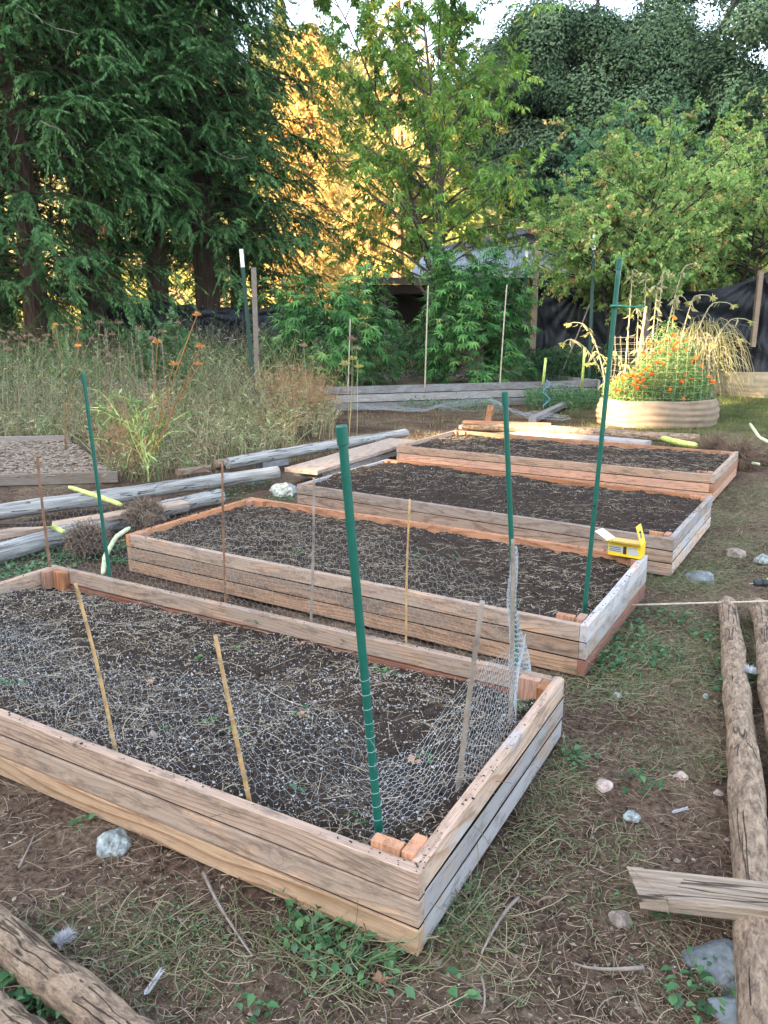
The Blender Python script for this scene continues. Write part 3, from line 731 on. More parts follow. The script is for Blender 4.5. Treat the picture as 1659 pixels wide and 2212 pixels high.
# dead leaves / scraps
DL = [(735,1385,.03,'pink leaf lying near the back of the nearest bed'),(648,1395,.03,'buff leaf on the soil beside the tall plastic stake'),(405,1440,.018,'small pink leaf on the soil between two canes'),
      (655,1550,.035,'curled grey brown leaf in the middle of the nearest bed'),(895,1650,.035,'brown leaf on the soil near the right board'),(1465,1478,.035,'orange lobed leaf on the path by the logs'),
      (330,1480,.03,'grey leaf on the soil left of the bamboo canes'),(820,2130,.03,'dark brown curled leaf under the bed corner')]
g = np.random.default_rng(9)
for px, py, r, lb in DL:
    inb = not (px > 1300 or py > 2000)
    c = at(px, py, .215 if inb else .01); n = 5
    Pb = np.repeat(np.array([c[:]]), n, 0) + np.array([0, 0, .012]); a = np.linspace(0, 3.2, n) + g.uniform(0, 6)
    D = np.stack([np.cos(a), np.sin(a), g.uniform(.0, .5, n)], -1)
    V, Fc = leaves2(Pb, D, np.array([[0, 0, 1.]]*n) + rdir(n, g)*.3, r*g.uniform(.7, 1.2, n), r*.6, .15)
    o = mesh_np('fallen_leaf', V, Fc, M['deadleaf'], tone=np.full(n*8, g.random())); tag(o, lb, 'leaf', 'single fallen leaves')

# ------------------------------------------------------------ rocks
def rock(px, py, w, h, mat, lab, z=.0, seed=0, asp=1.0):
    import bmesh
    bm = bmesh.new(); bmesh.ops.create_icosphere(bm, subdivisions=4, radius=1)
    for v in bm.verts:
        p = v.co.copy(); q = p*1.1 + Vector((seed*3.7, seed*1.3, 0))
        d = 1 + .38*mnoise.noise(q) + .16*mnoise.noise(q*2.7) + .09*mnoise.noise(q*6) + .05*mnoise.noise(q*13)
        p = p * d
        for pl in ((.8,.2,.5),(-.6,.5,.6),(.1,-.9,.4),(-.3,-.4,.85)):    # a few flat facets
            nv = Vector(pl).normalized(); e = p.dot(nv) - .72
            if e > 0: p -= nv*e*.7
        v.co = Vector((p.x*w/2, p.y*w/2*asp, p.z*h))
    me = bpy.data.meshes.new('rock'); bm.to_mesh(me); bm.free(); me.materials.append(M[mat])
    o = bpy.data.objects.new('rock', me); col.objects.link(o); c = at(px, py, z); o.location = (c.x, c.y, z + h*.3 if z else float(gz(c.x, c.y)) + h*.12)
    o.rotation_euler = (0, 0, seed*1.9)
    return tag(o, lab, 'rock')
rock(250, 1826, .115, .05, 'rock_blue', 'pale blue green rock beside the front board of the nearest bed', seed=1)
rock(617, 1068, .30, .12, 'rock_blue', 'large whitish blue rock at the left end of the third bed', seed=2)
rock(1560, 2075, .18, .05, 'rock_dark', 'dark grey rock tucked against the log below the split plank', seed=3)
rock(1615, 2200, .16, .05, 'rock_dark', 'bluish grey rock at the bottom edge beside the long log', seed=4)
rock(1340, 1975, .07, .025, 'rock_brown', 'brown flat rock by the pointed tip of the split plank', seed=5)
rock(1512, 1248, .19, .06, 'rock_dark', 'slate blue wedge shaped rock on the path beyond the second bed', seed=6)
rock(1590, 1195, .16, .05, 'rock_brown', 'brown grey rock half hidden in grass on the right path', seed=7)
rock(1450, 1385, .035, .02, 'rock_brown', 'small brown rock on bare soil left of the far log ends', seed=8)
rock(1305, 1690, .07, .025, 'pinkish', 'crumpled pink stone on the path right of the nearest bed', seed=9)
rock(1472, 1672, .055, .025, 'pinkish', 'rounder pinkish stone near the long log', seed=10)
rock(1552, 1707, .035, .015, 'pinkish', 'small buff stone closest to the long log', seed=11)
rock(1365, 1755, .06, .016, 'rock_blue', 'flat pale grey stone chip on the path', seed=12)
rock(1455, 1758, .05, .014, 'card', 'x', seed=13) if False else None
rock(1525, 1500, .03, .02, 'rock_blue', 'little bluish glassy stone near the logs', seed=14)
rock(1335, 1500, .04, .02, 'rock_blue', 'small flat blue grey stone beside the second bed corner', seed=15)
rock(1650, 1210, .12, .06, 'rock_blue', 'pale grey rock at the right edge of the frame', seed=16)
rock(330, 1590, .03, .018, 'rock_brown', 'small dark stone sitting on the soil of the nearest bed', z=.215, seed=17)
rock(1140, 1005, .09, .045, 'rock_dark', 'dark clod like stone on the back rim of the third bed', z=.25, seed=18) if False else None

# ------------------------------------------------------------ stakes
def stake(bx, by, bz, tx, ty, r, label, dist=None):
    b = at(bx, by, bz) if dist is None else atY(bx, by, dist); t = atY(tx, ty, b.y)
    root = empty('garden_stake', b, label, 'garden stake', 'green plastic coated garden stakes')
    d = t - b; L = d.length; n = 24
    mb = MB(); pts = [d * (i/n) - d.normalized()*.1*(i == 0) for i in range(n+1)]
    mb.tube(pts, [r*(1 + .02*(i % 2)) for i in range(n+1)], 12); mb.build('shaft', M['green'], root, smooth=True)
    u = d.normalized(); c = MB(); c.tube([d - u*.045, d - u*.043, d + u*.004, d + u*.008], [r*1.05, r*1.28, r*1.28, r*1.1], 14); c.build('cap', M['green'], root)
    return root, b, t
stA = stake(820, 1812, .20, 738, 925, .0125, 'thick green stake closest to the camera in the front corner of the nearest bed')
stC = stake(1118, 1480, .18, 1091, 850, .0105, 'green stake wrapped in gathered wire netting at the right corner')
stB = stake(240, 1270, .18, 180, 810, .010, 'green stake at the far left corner of the nearest bed')
stD = stake(1262, 1325, .20, 1338, 562, .0115, 'tallest green stake leaning right in the second bed')

def cane(bx, by, bz, tx, ty, r, label, mat, grp='bamboo canes of the netting', dist=None, nodes=4):
    b = at(bx, by, bz) if dist is None else atY(bx, by, dist); t = atY(tx, ty, b.y)
    d = t - b; L = d.length; pts = []; rs = []
    bend = Vector((random.uniform(-.006, .006), random.uniform(-.006, .006), 0))
    K = 30
    for i in range(K+1):
        s = i/K; pts.append(d*s - d.normalized()*.08*(i == 0) + bend*math.sin(s*3.14)); nd = (s*nodes + .3) % 1
        rs.append(r*(1.22 if nd < .06 else 1.0)*(1-.18*s))
    mb = MB(); mb.tube(pts, rs, 9); o = mb.build('bamboo_cane', M[mat], smooth=True, loc=b)
    tag(o, label, 'cane', grp); return o, b, t
cn = {}
cn[1] = cane(112, 1250, .19, 80, 980, .0085, 'reddish brown cane at the far left corner of the nearest bed', 'bamboo_brown')
cn[2] = cane(250, 1625, .20, 163, 1260, .0070, 'short tan cane left of centre in the nearest bed', 'bamboo')
cn[3] = cane(541, 1740, .20, 465, 1372, .0075, 'short tan cane right of the other tan one, close to the front board', 'bamboo')
cn[4] = cane(488, 1312, .18, 480, 1000, .0065, 'grey brown cane at the back board, left of the other grey one', 'bamboo_brown')
cn[5] = cane(671, 1357, .18, 678, 1032, .0070, 'grey cane at the back board just left of the thick green stake', 'bamboo_grey')
cn[6] = cane(877, 1412, .18, 885, 1078, .0055, 'straw coloured thin cane at the back board right of the thick green stake', 'bamboo')
cn[7] = cane(989, 1715, .20, 1042, 1298, .0095, 'stout grey cane leaning right near the right board', 'bamboo_grey')
cn[8] = cane(1102, 1572, .18, 1108, 1165, .0085, 'weathered grey cane bundled inside the gathered netting', 'bamboo_grey')
G2 = 'thin canes of the old garden beds'
cane(918, 835, 0, 925, 617, .014, 'tall thin cane left of the right hand leafy bush', 'bamboo_far', G2, dist=14.5)
cane(1080, 830, 0, 1095, 615, .014, 'tall thin cane in front of the right hand leafy bush', 'bamboo_far', G2, dist=15.2)
cane(752, 842, 0, 757, 690, .012, 'thin cane in front of the left leafy bush', 'bamboo_far', G2, dist=14.0)
cane(1378, 785, 0, 1396, 662, .022, 'sunlit tan cane joined to the tallest green stake by a clip arm', 'bamboo', G2, dist=12.2)
cane(1215, 800, 0, 1277, 650, .016, 'leaning grey stick crossing the dark tarp', 'bamboo_grey', G2, dist=17.5)
# clip arm between tallest stake and the cane
ca = empty('plastic_clip', atY(1326, 660, stD[1].y), 'green plastic clip arm on the tallest green stake', 'clip')
p0 = Vector((0, 0, 0)); p1 = atY(1330, 661, stD[1].y) - ca.location
rg = MB(); rg.tube([Vector((math.cos(a)*.021, math.sin(a)*.021, 0)) + p1 for a in np.linspace(0, 6.28, 17)], .006, 6); rg.build('ring', M['green_light'], ca, smooth=True)
arm = MB(); e = atY(1394, 662, stD[1].y) - ca.location; arm.tube([p1 + Vector((.02, 0, 0)), p1.lerp(e, .4) + Vector((0, 0, -.003)), e], [.005, .004, .0035], 8); arm.build('arm', M['green_light'], ca, smooth=True)
tb = MB(); q = atY(1283, 1090, stD[1].y); tb.tube([q + Vector((math.cos(a)*.0135, math.sin(a)*.0135, math.sin(a)*.002)) for a in np.linspace(0, 6.28, 13)], .004, 6)
o = tb.build('tie_band', M['hose'], smooth=True); tag(o, 'black tie band round the tallest green stake', 'tie')
hz = MB(); h1 = at(1200, 1110, .26); h2 = at(1275, 1090, .27); hz.tube([h1, h1.lerp(h2, .5) + Vector((0, 0, .03)), h2], .004, 6); o = hz.build('drip_hose', M['hose'], smooth=True); tag(o, 'short black hose on the soil of the third bed', 'hose')

def tpost(bx, by, tx, ty, Y, lab, tip=.28):
    b = atY(bx, by, Y); t = atY(tx, ty, Y); r = empty('t_post', b, lab, 'metal post', 'green metal posts with white tips')
    d = t - b; L = d.length; u = d.normalized()
    ang = math.atan2(d.x, d.z)
    for nm, z0, z1, mt in (('shaft', 0, L - tip, 'tpost'), ('tip', L - tip, L, 'white')):
        mb = MB(); w = .032; mb.box((-w, -.004, z0), (w, .004, z1)); mb.box((-.004, .0045, z0), (.004, .04, z1))
        if nm == 'shaft':
            z = .1
            while z < z1: mb.box((-.008, -.012, z), (.008, -.0045, z+.03)); z += .09
        mb.build(nm, M[mt], r, rot=(0, ang, 0))
    return r
tpost(549, 850, 521, 538, 13.2, 'leaning metal post with white tip left of both leafy bushes')
tpost(1130, 815, 1138, 535, 17.8, 'metal post with white tip partly behind the right leafy bush')
tpost(1272, 815, 1284, 507, 16.2, 'tallest metal post with white tip in front of the tarp fence')

# ------------------------------------------------------------ wire netting
def netting(S, U, H, w, r, name, seed=0, parent=None):
    hs = w*.88; nu = int(U/(w/2)); nv = int(H/hs); s = w*.2
    i, k = np.meshgrid(np.arange(nu+1), np.arange(nv+1))
    sg = np.where((i+k) % 2 == 0, 1, -1)
    u = i*w/2; v = k*hs + sg*s*.9
    P = S(u.ravel().astype(float), np.clip(v.ravel(), 0, H).astype(float)).reshape(nv+1, nu+1, 3)
    A, B = [], []
    A.append(P[:, :-1].reshape(-1, 3)); B.append(P[:, 1:].reshape(-1, 3))
    up = (sg[:-1] == 1); A.append(P[:-1][up]); B.append(P[1:][up])
    A = np.concatenate(A); B = np.concatenate(B)
    return tubes(np.stack([A, B], 1), r)
def path_S(pts, hts, ups, rough, seed):
    pts = np.array([p[:] for p in pts], float); seg = np.linalg.norm(np.diff(pts, axis=0), axis=1); cum = np.concatenate([[0], np.cumsum(seg)])
    ups = np.array(ups, float); hts = np.array(hts, float)
    def S(u, v):
        b = np.stack([np.interp(u, cum, pts[:, j]) for j in range(3)], -1)
        up = np.stack([np.interp(u, cum, ups[:, j]) for j in range(3)], -1); h = np.interp(u, cum, hts)
        o = b + up*(v*h)[:, None]
        n1 = fbm(u*2.2+seed, v*2+seed, 3); n2 = fbm(u*2.5+seed+50, v*3+9, 3); n3 = fbm(u*7+seed+80, v*8+9, 2)
        return o + np.stack([n1*rough + n3*rough*.35, n2*rough + n3*rough*.3, (n3)*rough*.5], -1)
    return S, cum[-1]
b0 = BEDS[0]; f0, s0 = dirv(b0['fa']), dirv(b0['sa'])
def B0(u, v, z=.19): return Vector((b0['p'].x, b0['p'].y, 0)) + f0*u + s0*v + Vector((0, 0, z))
nparts = []
# back run
S, U = path_S([stC[1], cn[6][1], cn[5][1], cn[4][1], stB[1], cn[1][1]], [.75, 1, 1, .95, 1, 1], [(0,0,1)]*6, .05, 1)
nparts.append(netting(S, U, .56, .038, .00045, 'x'))
# left run and front run
S, U = path_S([cn[1][1], B0(3.05, .7), B0(3.0, .15), cn[2][1], cn[3][1], stA[1]], [1, .8, .6, .9, .95, .9], [(0,0,1), (0,0,1), (.2,.3,.8), (.0,.05,1), (0,.05,1), (0,0,1)], .10, 2)
nparts.append(netting(S, U, .42, .042, .0004, 'x'))
# right run: thick stake - stout cane - corner bundle
S, U = path_S([stA[1], B0(.12, .35), cn[7][1], cn[8][1], stC[1]], [.5, .6, .95, .75, .5], [(0,0,1), (-.2,.2,.7), (.05,.0,1), (0,0,1), (0,0,1)], .07, 3)
nparts.append(netting(S, U, .46, .032, .00062, 'x'))
# slack sheet fallen on the soil
def Sfall(u, v):
    a = B0(.25, .15); X = a.x + f0.x*u + s0.x*v*(.55+.45*np.sin(u*2.1)**2); Y = a.y + f0.y*u + s0.y*v*(.55+.45*np.sin(u*2.1)**2)
    z = .235 + .035*fbm(u*3, v*3, 3) + .05*np.abs(fbm(u*1.6+4, v*9+u*2, 2))
    return np.stack([X + .05*fbm(u*5, v*5), Y + .05*fbm(u*5+8, v*5), z], -1)
nparts.append(netting(Sfall, 2.6, .62, .042, .0003, 'x'))
# gathered bundle round the corner stake
base = stC[1]; tt = stC[2]
zt = atY(1108, 1170, base.y).z
def Sb(u, v):
    t = v/ .95; th = u*30 + 2.0*np.sin(v*7)
    rad = .010 + .008*np.sin(np.clip(t, 0, 1)*3.14)**.5 + .05*np.clip(.45-t, 0, 1)**1 *2 + .010*fbm(u*8, v*9, 2)
    cx = base.x + (tt.x-base.x)*.55*t + .0; cy = base.y - .01
    return np.stack([cx + np.cos(th)*rad + .01*np.sin(v*9), cy + np.sin(th)*rad*.8, .2 + (zt-.2)*t], -1)
nparts.append(netting(Sb, .85, .95, .036, .0008, 'x'))
# wraps where the netting is tied to stake and canes
W = []
def wraps(b, t, r, z0, z1, n):
    for q in np.linspace(z0, z1, n):
        c = b.lerp(t, q) ; a = np.linspace(0, 6.6, 14)
        W.append(np.stack([c.x + np.cos(a)*r, c.y + np.sin(a)*r, c.z + .002*np.sin(a*1.3) + a*.0006], -1))
wraps(stA[1], stA[2], .0145, .02, .42, 12); wraps(cn[3][1], cn[3][2], .0092, .1, .95, 9); wraps(cn[2][1], cn[2][2], .0088, .1, .9, 8); wraps(cn[7][1], cn[7][2], .0112, .1, .7, 6)
wraps(cn[4][1], cn[4][2], .0082, .15, .8, 5); wraps(cn[5][1], cn[5][2], .0085, .15, .8, 5)
nparts.append(tubes(np.array(W), .0007))
V, Fc = cat2(*nparts)
o = mesh_np('wire_netting', V, Fc, M['wire']); tag(o, 'hexagonal chicken wire strung on the canes round the nearest bed', 'wire netting')
# crumpled netting by the old grey bed
def Sf(u, v):
    p = np.array(at(760, 880, .05)[:]); q = np.array(at(1215, 905, .05)[:])
    a = p + (q-p)*(u/4.6)[:, None]
    return a + np.stack([.3*fbm(u*1.2, v*2), -v*.5 + .4*fbm(u*2, v*2+4), np.abs(.30*np.exp(-((u-2.9)/.8)**2)*np.sin(v*2.2) + .2*fbm(u*2.5, v*3+7)*1.2) + .03], -1)
V, Fc = netting(Sf, 4.6, 1.1, .055, .0010, 'x'); o = mesh_np('wire_netting', V, Fc, M['wire']); tag(o, 'crumpled heap of chicken wire in front of the old grey bed', 'wire netting')

# ------------------------------------------------------------ yellow box on the second bed's far right corner
b1 = BEDS[1]; f1, s1 = dirv(b1['fa']), dirv(b1['sa'])
cb = atY(1352, 1205, (b1['p'] + s1*b1['W']).y - .01); cb.z = .272
bx = empty('nail_box', cb, 'open yellow cardboard nail box on the far corner of the second bed', 'box', rz=R(-34))
w, d, h, th = .20, .10, .085, .0025
mb = MB(); mb.box((-w/2,-d/2,0),(w/2,d/2,th)); mb.box((-w/2,-d/2,th),(w/2,-d/2+th,h)); mb.box((-w/2,d/2-th,th),(w/2,d/2,h)); mb.box((-w/2,-d/2+th,th),(-w/2+th,d/2-th,h)); mb.box((w/2-th,-d/2+th,th),(w/2,d/2-th,h))
mb.build('body', M['yellow'], bx)
mb = MB(); mb.box((-w/2+.005,-d/2-.0012,.022),(-.008,-d/2-.0002,.062)); mb.box((.022,-d/2-.0012,.018),(w/2-.012,-d/2-.0002,.048)); mb.box((.022,-d/2-.0012,.051),(w/2-.022,-d/2-.0002,.064)); mb.build('printed_panel', M['print_grey'], bx)
mb = MB(); mb.box((-.006,-d/2-.0014,.016),(.014,-d/2-.0002,.066)); 
for k in range(3): mb.box((-w/2+.008,-d/2-.0022,.028+k*.011),(-.02,-d/2-.0013,.032+k*.011))
mb.build('printed_strip', M['print_black'], bx)
def flap(name, mat, hinge, size, rot, hole=None):
    mb = MB(); x, y = size
    if hole:
        a = .28; mb.box((-x/2,0,0),(-x/2+x*a,y,th)); mb.box((x/2-x*a,0,0),(x/2,y,th)); mb.box((-x/2+x*a,0,0),(x/2-x*a,y*.30,th)); mb.box((-x/2+x*a,y*.68,0),(x/2-x*a,y,th))
    else: mb.box((-x/2,0,0),(x/2,y,th))
    o = mb.build(name, M[mat], bx, bevel=.001); o.location = hinge; o.rotation_euler = rot; return o
flap('flap', 'yellow_in', (-.015,-d/2,h+.001), (w+.02,.05), (R(165),0,0))
flap('flap', 'yellow_in', (0,d/2,h+.001), (w,.06), (R(-8),0,R(180)))
flap('side_flap', 'card_white', (-w/2,0,h+.001), (.10,.10), (R(25),0,R(80)))
flap('handle_flap', 'yellow', (w/2-.002,0,h+.001), (.10,.12), (R(72),0,R(-90)), hole=True).rotation_euler = (R(108), 0, R(-90))

# ------------------------------------------------------------ cordless drill, right edge
dr = at(1617, 1273, 0.03); D_ = empty('cordless_drill', dr + Vector((0, 0, .01)), 'lime and black cordless drill lying on the grass at the right edge', 'drill', rz=R(5))
mb = MB(); mb.tube([(.03,0,.03),(.035,0,.03),(.075,0,.03),(.08,0,.03)], [.014,.021,.023,.02], 16); mb.build('chuck', M['blackplastic'], D_, smooth=False)
mb = MB(); mb.tube([(.081,0,.03),(.11,0,.03),(.115,0,.03)], [.025,.027,.024], 16); mb.build('collar', M['blackplastic'], D_)
mb = MB(); mb.tube([(.116,0,.03),(.13,0,.03),(.21,0,.032),(.235,0,.032),(.245,0,.032)], [.027,.033,.034,.030,.02], 16); mb.build('body', M['lime'], D_, smooth=True)
mb = MB(); mb.tube([(.19,.0,.03),(.2,-.06,.028),(.205,-.12,.026)], [.021,.018,.02], 12); mb.build('handle', M['blackplastic'], D_, smooth=True)
mb = MB(); mb.box((.155,-.165,.002),(.265,-.121,.055)); mb.build('battery', M['blackplastic'], D_, bevel=.005)
mb = MB(); mb.tube([(0,0,.026),(.029,0,.03)], [.003,.0032], 6); mb.build('bit', M['steel'], [c for c in D_.children if c.name.startswith('chuck')][0])

# ------------------------------------------------------------ logs, planks, sticks
def log(P, Q, r0, r1, mat, label, name='log', grp='peeled poles lying on the ground', n=84, sides=30, wob=.12, bend=.0, cat='log'):
    P, Q = Vector(P), Vector(Q); d = Q-P; L = d.length; ang = math.atan2(d.y, d.x); pit = -math.asin(d.z/L)
    mb = MB(); pts = []; rs = []; sd = random.random()*40
    for i in range(n+1):
        s = i/n; pts.append(Vector((s*L, bend*math.sin(s*3.14) + .012*mnoise.noise(Vector((s*4, sd, 0))), .01*mnoise.noise(Vector((s*4, sd, 5)))))); 
        rs.append((r0+(r1-r0)*s)*(1+.05*mnoise.noise(Vector((s*9, sd, 3))))*(.96 if i in (0, n) else 1))
    pts = [Vector((-.004,0,0))+pts[0]] + pts + [pts[-1]+Vector((.004,0,0))]; rs = [rs[0]*.9] + rs + [rs[-1]*.9]
    mb.tube(pts, rs, sides, wob=wob)
    o = mb.build(name, M[mat], smooth=True, loc=P, rot=(0, pit, ang)); o.modifiers.new('e', 'EDGE_SPLIT').split_angle = R(55)
    return tag(o, label, cat, grp)
def onG(px, py, r): p = at(px, py, r); return Vector((p.x, p.y, r))
log(onG(1572, 1305, .055), onG(1650, 2200, .055)*1 + (onG(1650,2200,.055)-onG(1572,1305,.055))*.05, .052, .064, 'lognew', 'long peeled pole lying on the right path under the split plank', wob=.2, bend=.01)
log(onG(1640, 1308, .055), onG(1740, 1900, .055), .052, .060, 'lognew', 'peeled pole cut by the right edge beside the long one', wob=.2)
log(onG(-60, 1975, .05), onG(330, 2290, .05), .053, .053, 'lognew', 'thick spotted pole crossing the lower left corner', wob=.15)
log(onG(-60, 2150, .045), onG(130, 2310, .045), .047, .047, 'lognew', 'pale pole in the extreme lower left corner', wob=.15)
log(onG(-300, 1150, .09), onG(600, 1020, .16), .072, .066, 'log', 'long silver grey pole resting on a block left of the beds')
log(onG(492, 1001, .19), onG(878, 935, .2), .066, .056, 'log', 'silver grey pole on blocks behind the third bed')
log(onG(340, 1100, .07), onG(478, 1072, .08), .068, .068, 'log', 'short split silver pole stub near the second bed')
log(onG(-240, 1255, .08), onG(400, 1090, .07), .078, .07, 'log', 'lower left silver pole under the root clumps')
log(onG(466, 1003, .16), onG(800, 944, .16), .05, .05, 'lognew', 'darker pole end hidden just behind the silver pole')
def plank(P, Q, w, th, mat, label, name='plank', grp=None, tilt=0, cat='plank', taper=None):
    P, Q = Vector(P), Vector(Q); d = Q-P; L = d.length; ang = math.atan2(d.y, d.x); pit = -math.asin(max(-1, min(1, d.z/L)))
    mb = MB(); n = 12; sd = random.random()*30; vs = []
    for i in range(n+1):
        x = L*i/n; e = .006*mnoise.noise(Vector((x*4, sd, 0))); ww = w*(1+.08*mnoise.noise(Vector((x*3, sd, 3))))
        sh = (taper or 0)*(1 if i == 0 else 0)
        vs += [(x+sh, -ww/2+e, 0), (x, ww/2+e, 0), (x, ww/2+e, th+e*.5), (x+sh, -ww/2+e, th+e*.5)]
    fs = []
    for i in range(n):
        for k in range(4):
            a = i*4+k; b = i*4+(k+1) % 4; fs.append((a, a+4, b+4, b))
    fs.append((3,2,1,0)); q = n*4; fs.append((q,q+1,q+2,q+3)); fs = [tuple(reversed(f)) for f in fs]
    mb.add(vs, fs); o = mb.build(name, M[mat], bevel=.003, loc=P, rot=(R(tilt), pit, ang)); return tag(o, label, cat, grp)
pa = at(1358, 1912, .06); pb = at(1700, 1975, .12)
plank(pa - Vector((0,0,.03)), pb + Vector((.05,0,.0)), .125, .045, 'logsplit', 'rough split plank with pointed end lying across the long pole', taper=.12, name='split_plank')
G3 = 'old boards and blocks among the poles'
plank(at(650, 1022, .15) , at(862, 963, .15) + Vector((.05,.3,0)), .40, .04, 'tan', 'wide weathered board lying behind the left end of the third bed', grp=G3)
plank(at(665, 1030, .07), at(850, 975, .07), .36, .06, 'grey', 'grey board stacked under the wide weathered board', grp=G3)
plank(at(-60, 1170, .12), at(400, 1092, .12), .16, .035, 'tan', 'brown board lying among the left silver poles', grp=G3)
plank(at(-60, 1140, .2), at(110, 1135, .2), .05, .03, 'darkwood', 'dark brown lath lying on the left poles', grp=G3)
plank(at(385, 1025, .08), at(560, 1000, .08), .12, .05, 'golden', 'orange brown board end under the stacked silver pole', grp=G3)
plank(at(560, 1012, .07), at(615, 1002, .07), .13, .07, 'grey', 'square grey block carrying the stacked silver pole', name='wood_block', grp=G3)
plank(at(540, 1047, .0), at(566, 1043, .0), .10, .07, 'grey', 'small grey block under the end of the long silver pole', name='wood_block', grp=G3)
plank(at(800, 972, .06), at(860, 945, .06), .12, .07, 'grey', 'grey block under the far end of the stacked pole', name='wood_block', grp=G3)
log(at(1000, 918, .12), at(1510, 948, .12), .07, .062, 'lognew', 'tan pole lying behind the farthest new bed', wob=.06)
plank(at(1000, 925, .03), at(1400, 963, .03), .26, .06, 'pale', 'pale boards lying between the tan pole and the farthest bed', grp=G3)
plank(at(1002, 914, .16), at(1190, 920, .16), .10, .04, 'orange', 'orange board on top of the tan pole', grp=G3)
plank(at(1150, 912, .04), at(1222, 876, .04), .13, .08, 'grey', 'grey beam lying on the ground before the old bed', grp=G3)
q = at(1052, 915, .05); mb = MB(); mb.box((0,-.02,-.045),(.3,.02,.045)); o = mb.build('wood_peg', M['orange'], loc=q, rot=(0, R(-78), R(20)), bevel=.003); tag(o, 'short orange wooden peg standing behind the farthest bed', 'peg')
# cane on the ground at right
c1 = at(1362, 1307, .05); c2 = at(1690, 1298, .12); mb = MB(); mb.tube([c1.lerp(c2, k/14.) for k in range(15)], [.006*(1.2 if k % 4 == 0 else 1) for k in range(15)], 8); o = mb.build('bamboo_cane', M['bamboo_far'], smooth=True); tag(o, 'pale cane lying across the far ends of the two right poles', 'cane', 'bamboo canes of the netting')
# loose sticks
STK = [(40,1985 - 110,75,1800,.004,'curved bare twig on the path left of the pale rock'),(440,1885,545,2065,.006,'long dark stick lying in front of the nearest bed'),(1390,2000+90,1240,2080,.006,'root like stick lying left of the dark grey rock'),
       (1120,2000-60,1040,2010+50,.006,'forked driftwood like stick on the lower path'),(1040,2110,1040,2190,.003,'straight straw on the bottom path')]
for x0, y0, x1, y1, r, lb in STK:
    a = at(x0, y0, .015); b = at(x1, y1, .015); m = (a+b)/2 + Vector((random.uniform(-.06,.06), random.uniform(-.06,.06), .008)); pts = [a.lerp(m, t).lerp(m.lerp(b, t), t) for t in np.linspace(0, 1, 12)]
    mb = MB(); mb.tube(pts, [r*(1-.5*i/11) for i in range(12)], 7, wob=.3); o = mb.build('stick', M['deadtwig'], smooth=True); tag(o, lb, 'stick', 'loose sticks on the path')
# feathers
def feather(px, py, L, ang, lab, z=.02, n=60, fluffy=False):
    g = np.random.default_rng(px); c = np.array(at(px, py, z)[:]); d = np.array([math.cos(ang), math.sin(ang), .15])
    t = g.random(n)[:, None] if not fluffy else g.random(n)[:, None]*.4; s = np.where(np.arange(n) % 2 == 0, 1, -1)[:, None]
    pr = np.array([-math.sin(ang), math.cos(ang), .2]); P = c + d*L*t
    D = d*(.6 if fluffy else 1.5) + pr*s + rdir(n, g)*(.9 if fluffy else .1)
    Dz = D.copy(); Dz[:, 2] = np.abs(Dz[:, 2])
    V, Fc = leaves(P, Dz, np.array([[0, 0, 1.]]*n), L*(.33 if fluffy else .2), L*(.02 if fluffy else .05))
    o = mesh_np('feather', V, Fc, M['feather'], tone=g.random(n)); tag(o, lab, 'feather')
feather(1622, 1455, .10, 1.3, 'white fluffy feather caught between the two right poles', .1, 260, True)
feather(122, 2040, .09, .8, 'greyish down feather beside the thick spotted pole', .03, 260, True)
feather(312, 2150, .07, 1.2, 'slim white feather on the lower left path', .02, 120)
0 and feather(1218, 1975, .06, 1.5, 'small pale feather on the right path', .02, 120)
feather(1450, 1755, .06, .2, 'curled white feather on the path near the long pole', .02, 140)

# ------------------------------------------------------------ uprooted stalks with root balls
def rootball(c, r, n, g, parent, fl=.8):
    D = rdir(n, g); D[:, 2] *= fl
    P0 = c + D*r*g.uniform(.0, .35, n)[:, None]; P2 = c + D*r*g.uniform(.75, 1.3, n)[:, None] + rdir(n, g)*r*.25
    P1 = (P0+P2)/2 + rdir(n, g)*r*.5
    P2[:, 2] = np.maximum(P2[:, 2], .0); P1[:, 2] = np.maximum(P1[:, 2], 0.005)
    V, Fc = tubes(bez(P0, P1, P2, 6), g.uniform(.0006, .0022, n))
    return mesh_np('root_ball', V, Fc, M['root'], parent, tone=np.repeat(g.random(n), 15))
def uproot(stem, ball, r, rad, label, mat='stalk', seed=1, n=1500):
    g = np.random.default_rng(seed); root = empty('uprooted_stalk', (0,0,0), label, 'uprooted plant', 'pulled up stalks with root clumps')
    P = [Vector(p) for p in stem]; pts = []
    for t in np.linspace(0, 1, 14):
        k = t*(len(P)-1); i = min(int(k), len(P)-2); pts.append(P[i].lerp(P[i+1], k-i))
    mb = MB(); mb.tube(pts, [r*(1.1 - .2*abs(t-.5))*(.7 if t in (0, 1) else 1) for t in np.linspace(0, 1, 14)], 10, wob=.15); mb.build('stem', M[mat], root, smooth=True)
    rootball(np.array(ball[:]), rad, n, g, root)
uproot([at(150,1052,.27), at(210,1072,.24), at(262,1090,.22)], at(315,1110,.17), .02, .14, 'uprooted lime green stalk lying across the long silver pole', seed=1, n=2000)
uproot([at(105,1132,.18), at(138,1150,.16)], at(187,1165,.13), .018, .14, 'uprooted stalk whose big root clump sits on the lower silver pole', seed=2, n=2000)
uproot([at(222,1240,.05), at(228,1200,.1), at(250,1160,.14), at(280,1140,.17)], at(320,1120,.2), .016, .06, 'pale curved stalk leaning against the left end of the second bed', 'stalk_pale', seed=3, n=300)
uproot([at(1430,946,.22), at(1470,957,.22), at(1505,962,.22)], at(1545,968,.17), .035, .20, 'uprooted pale green stalk behind the farthest new bed', seed=4, n=1500)
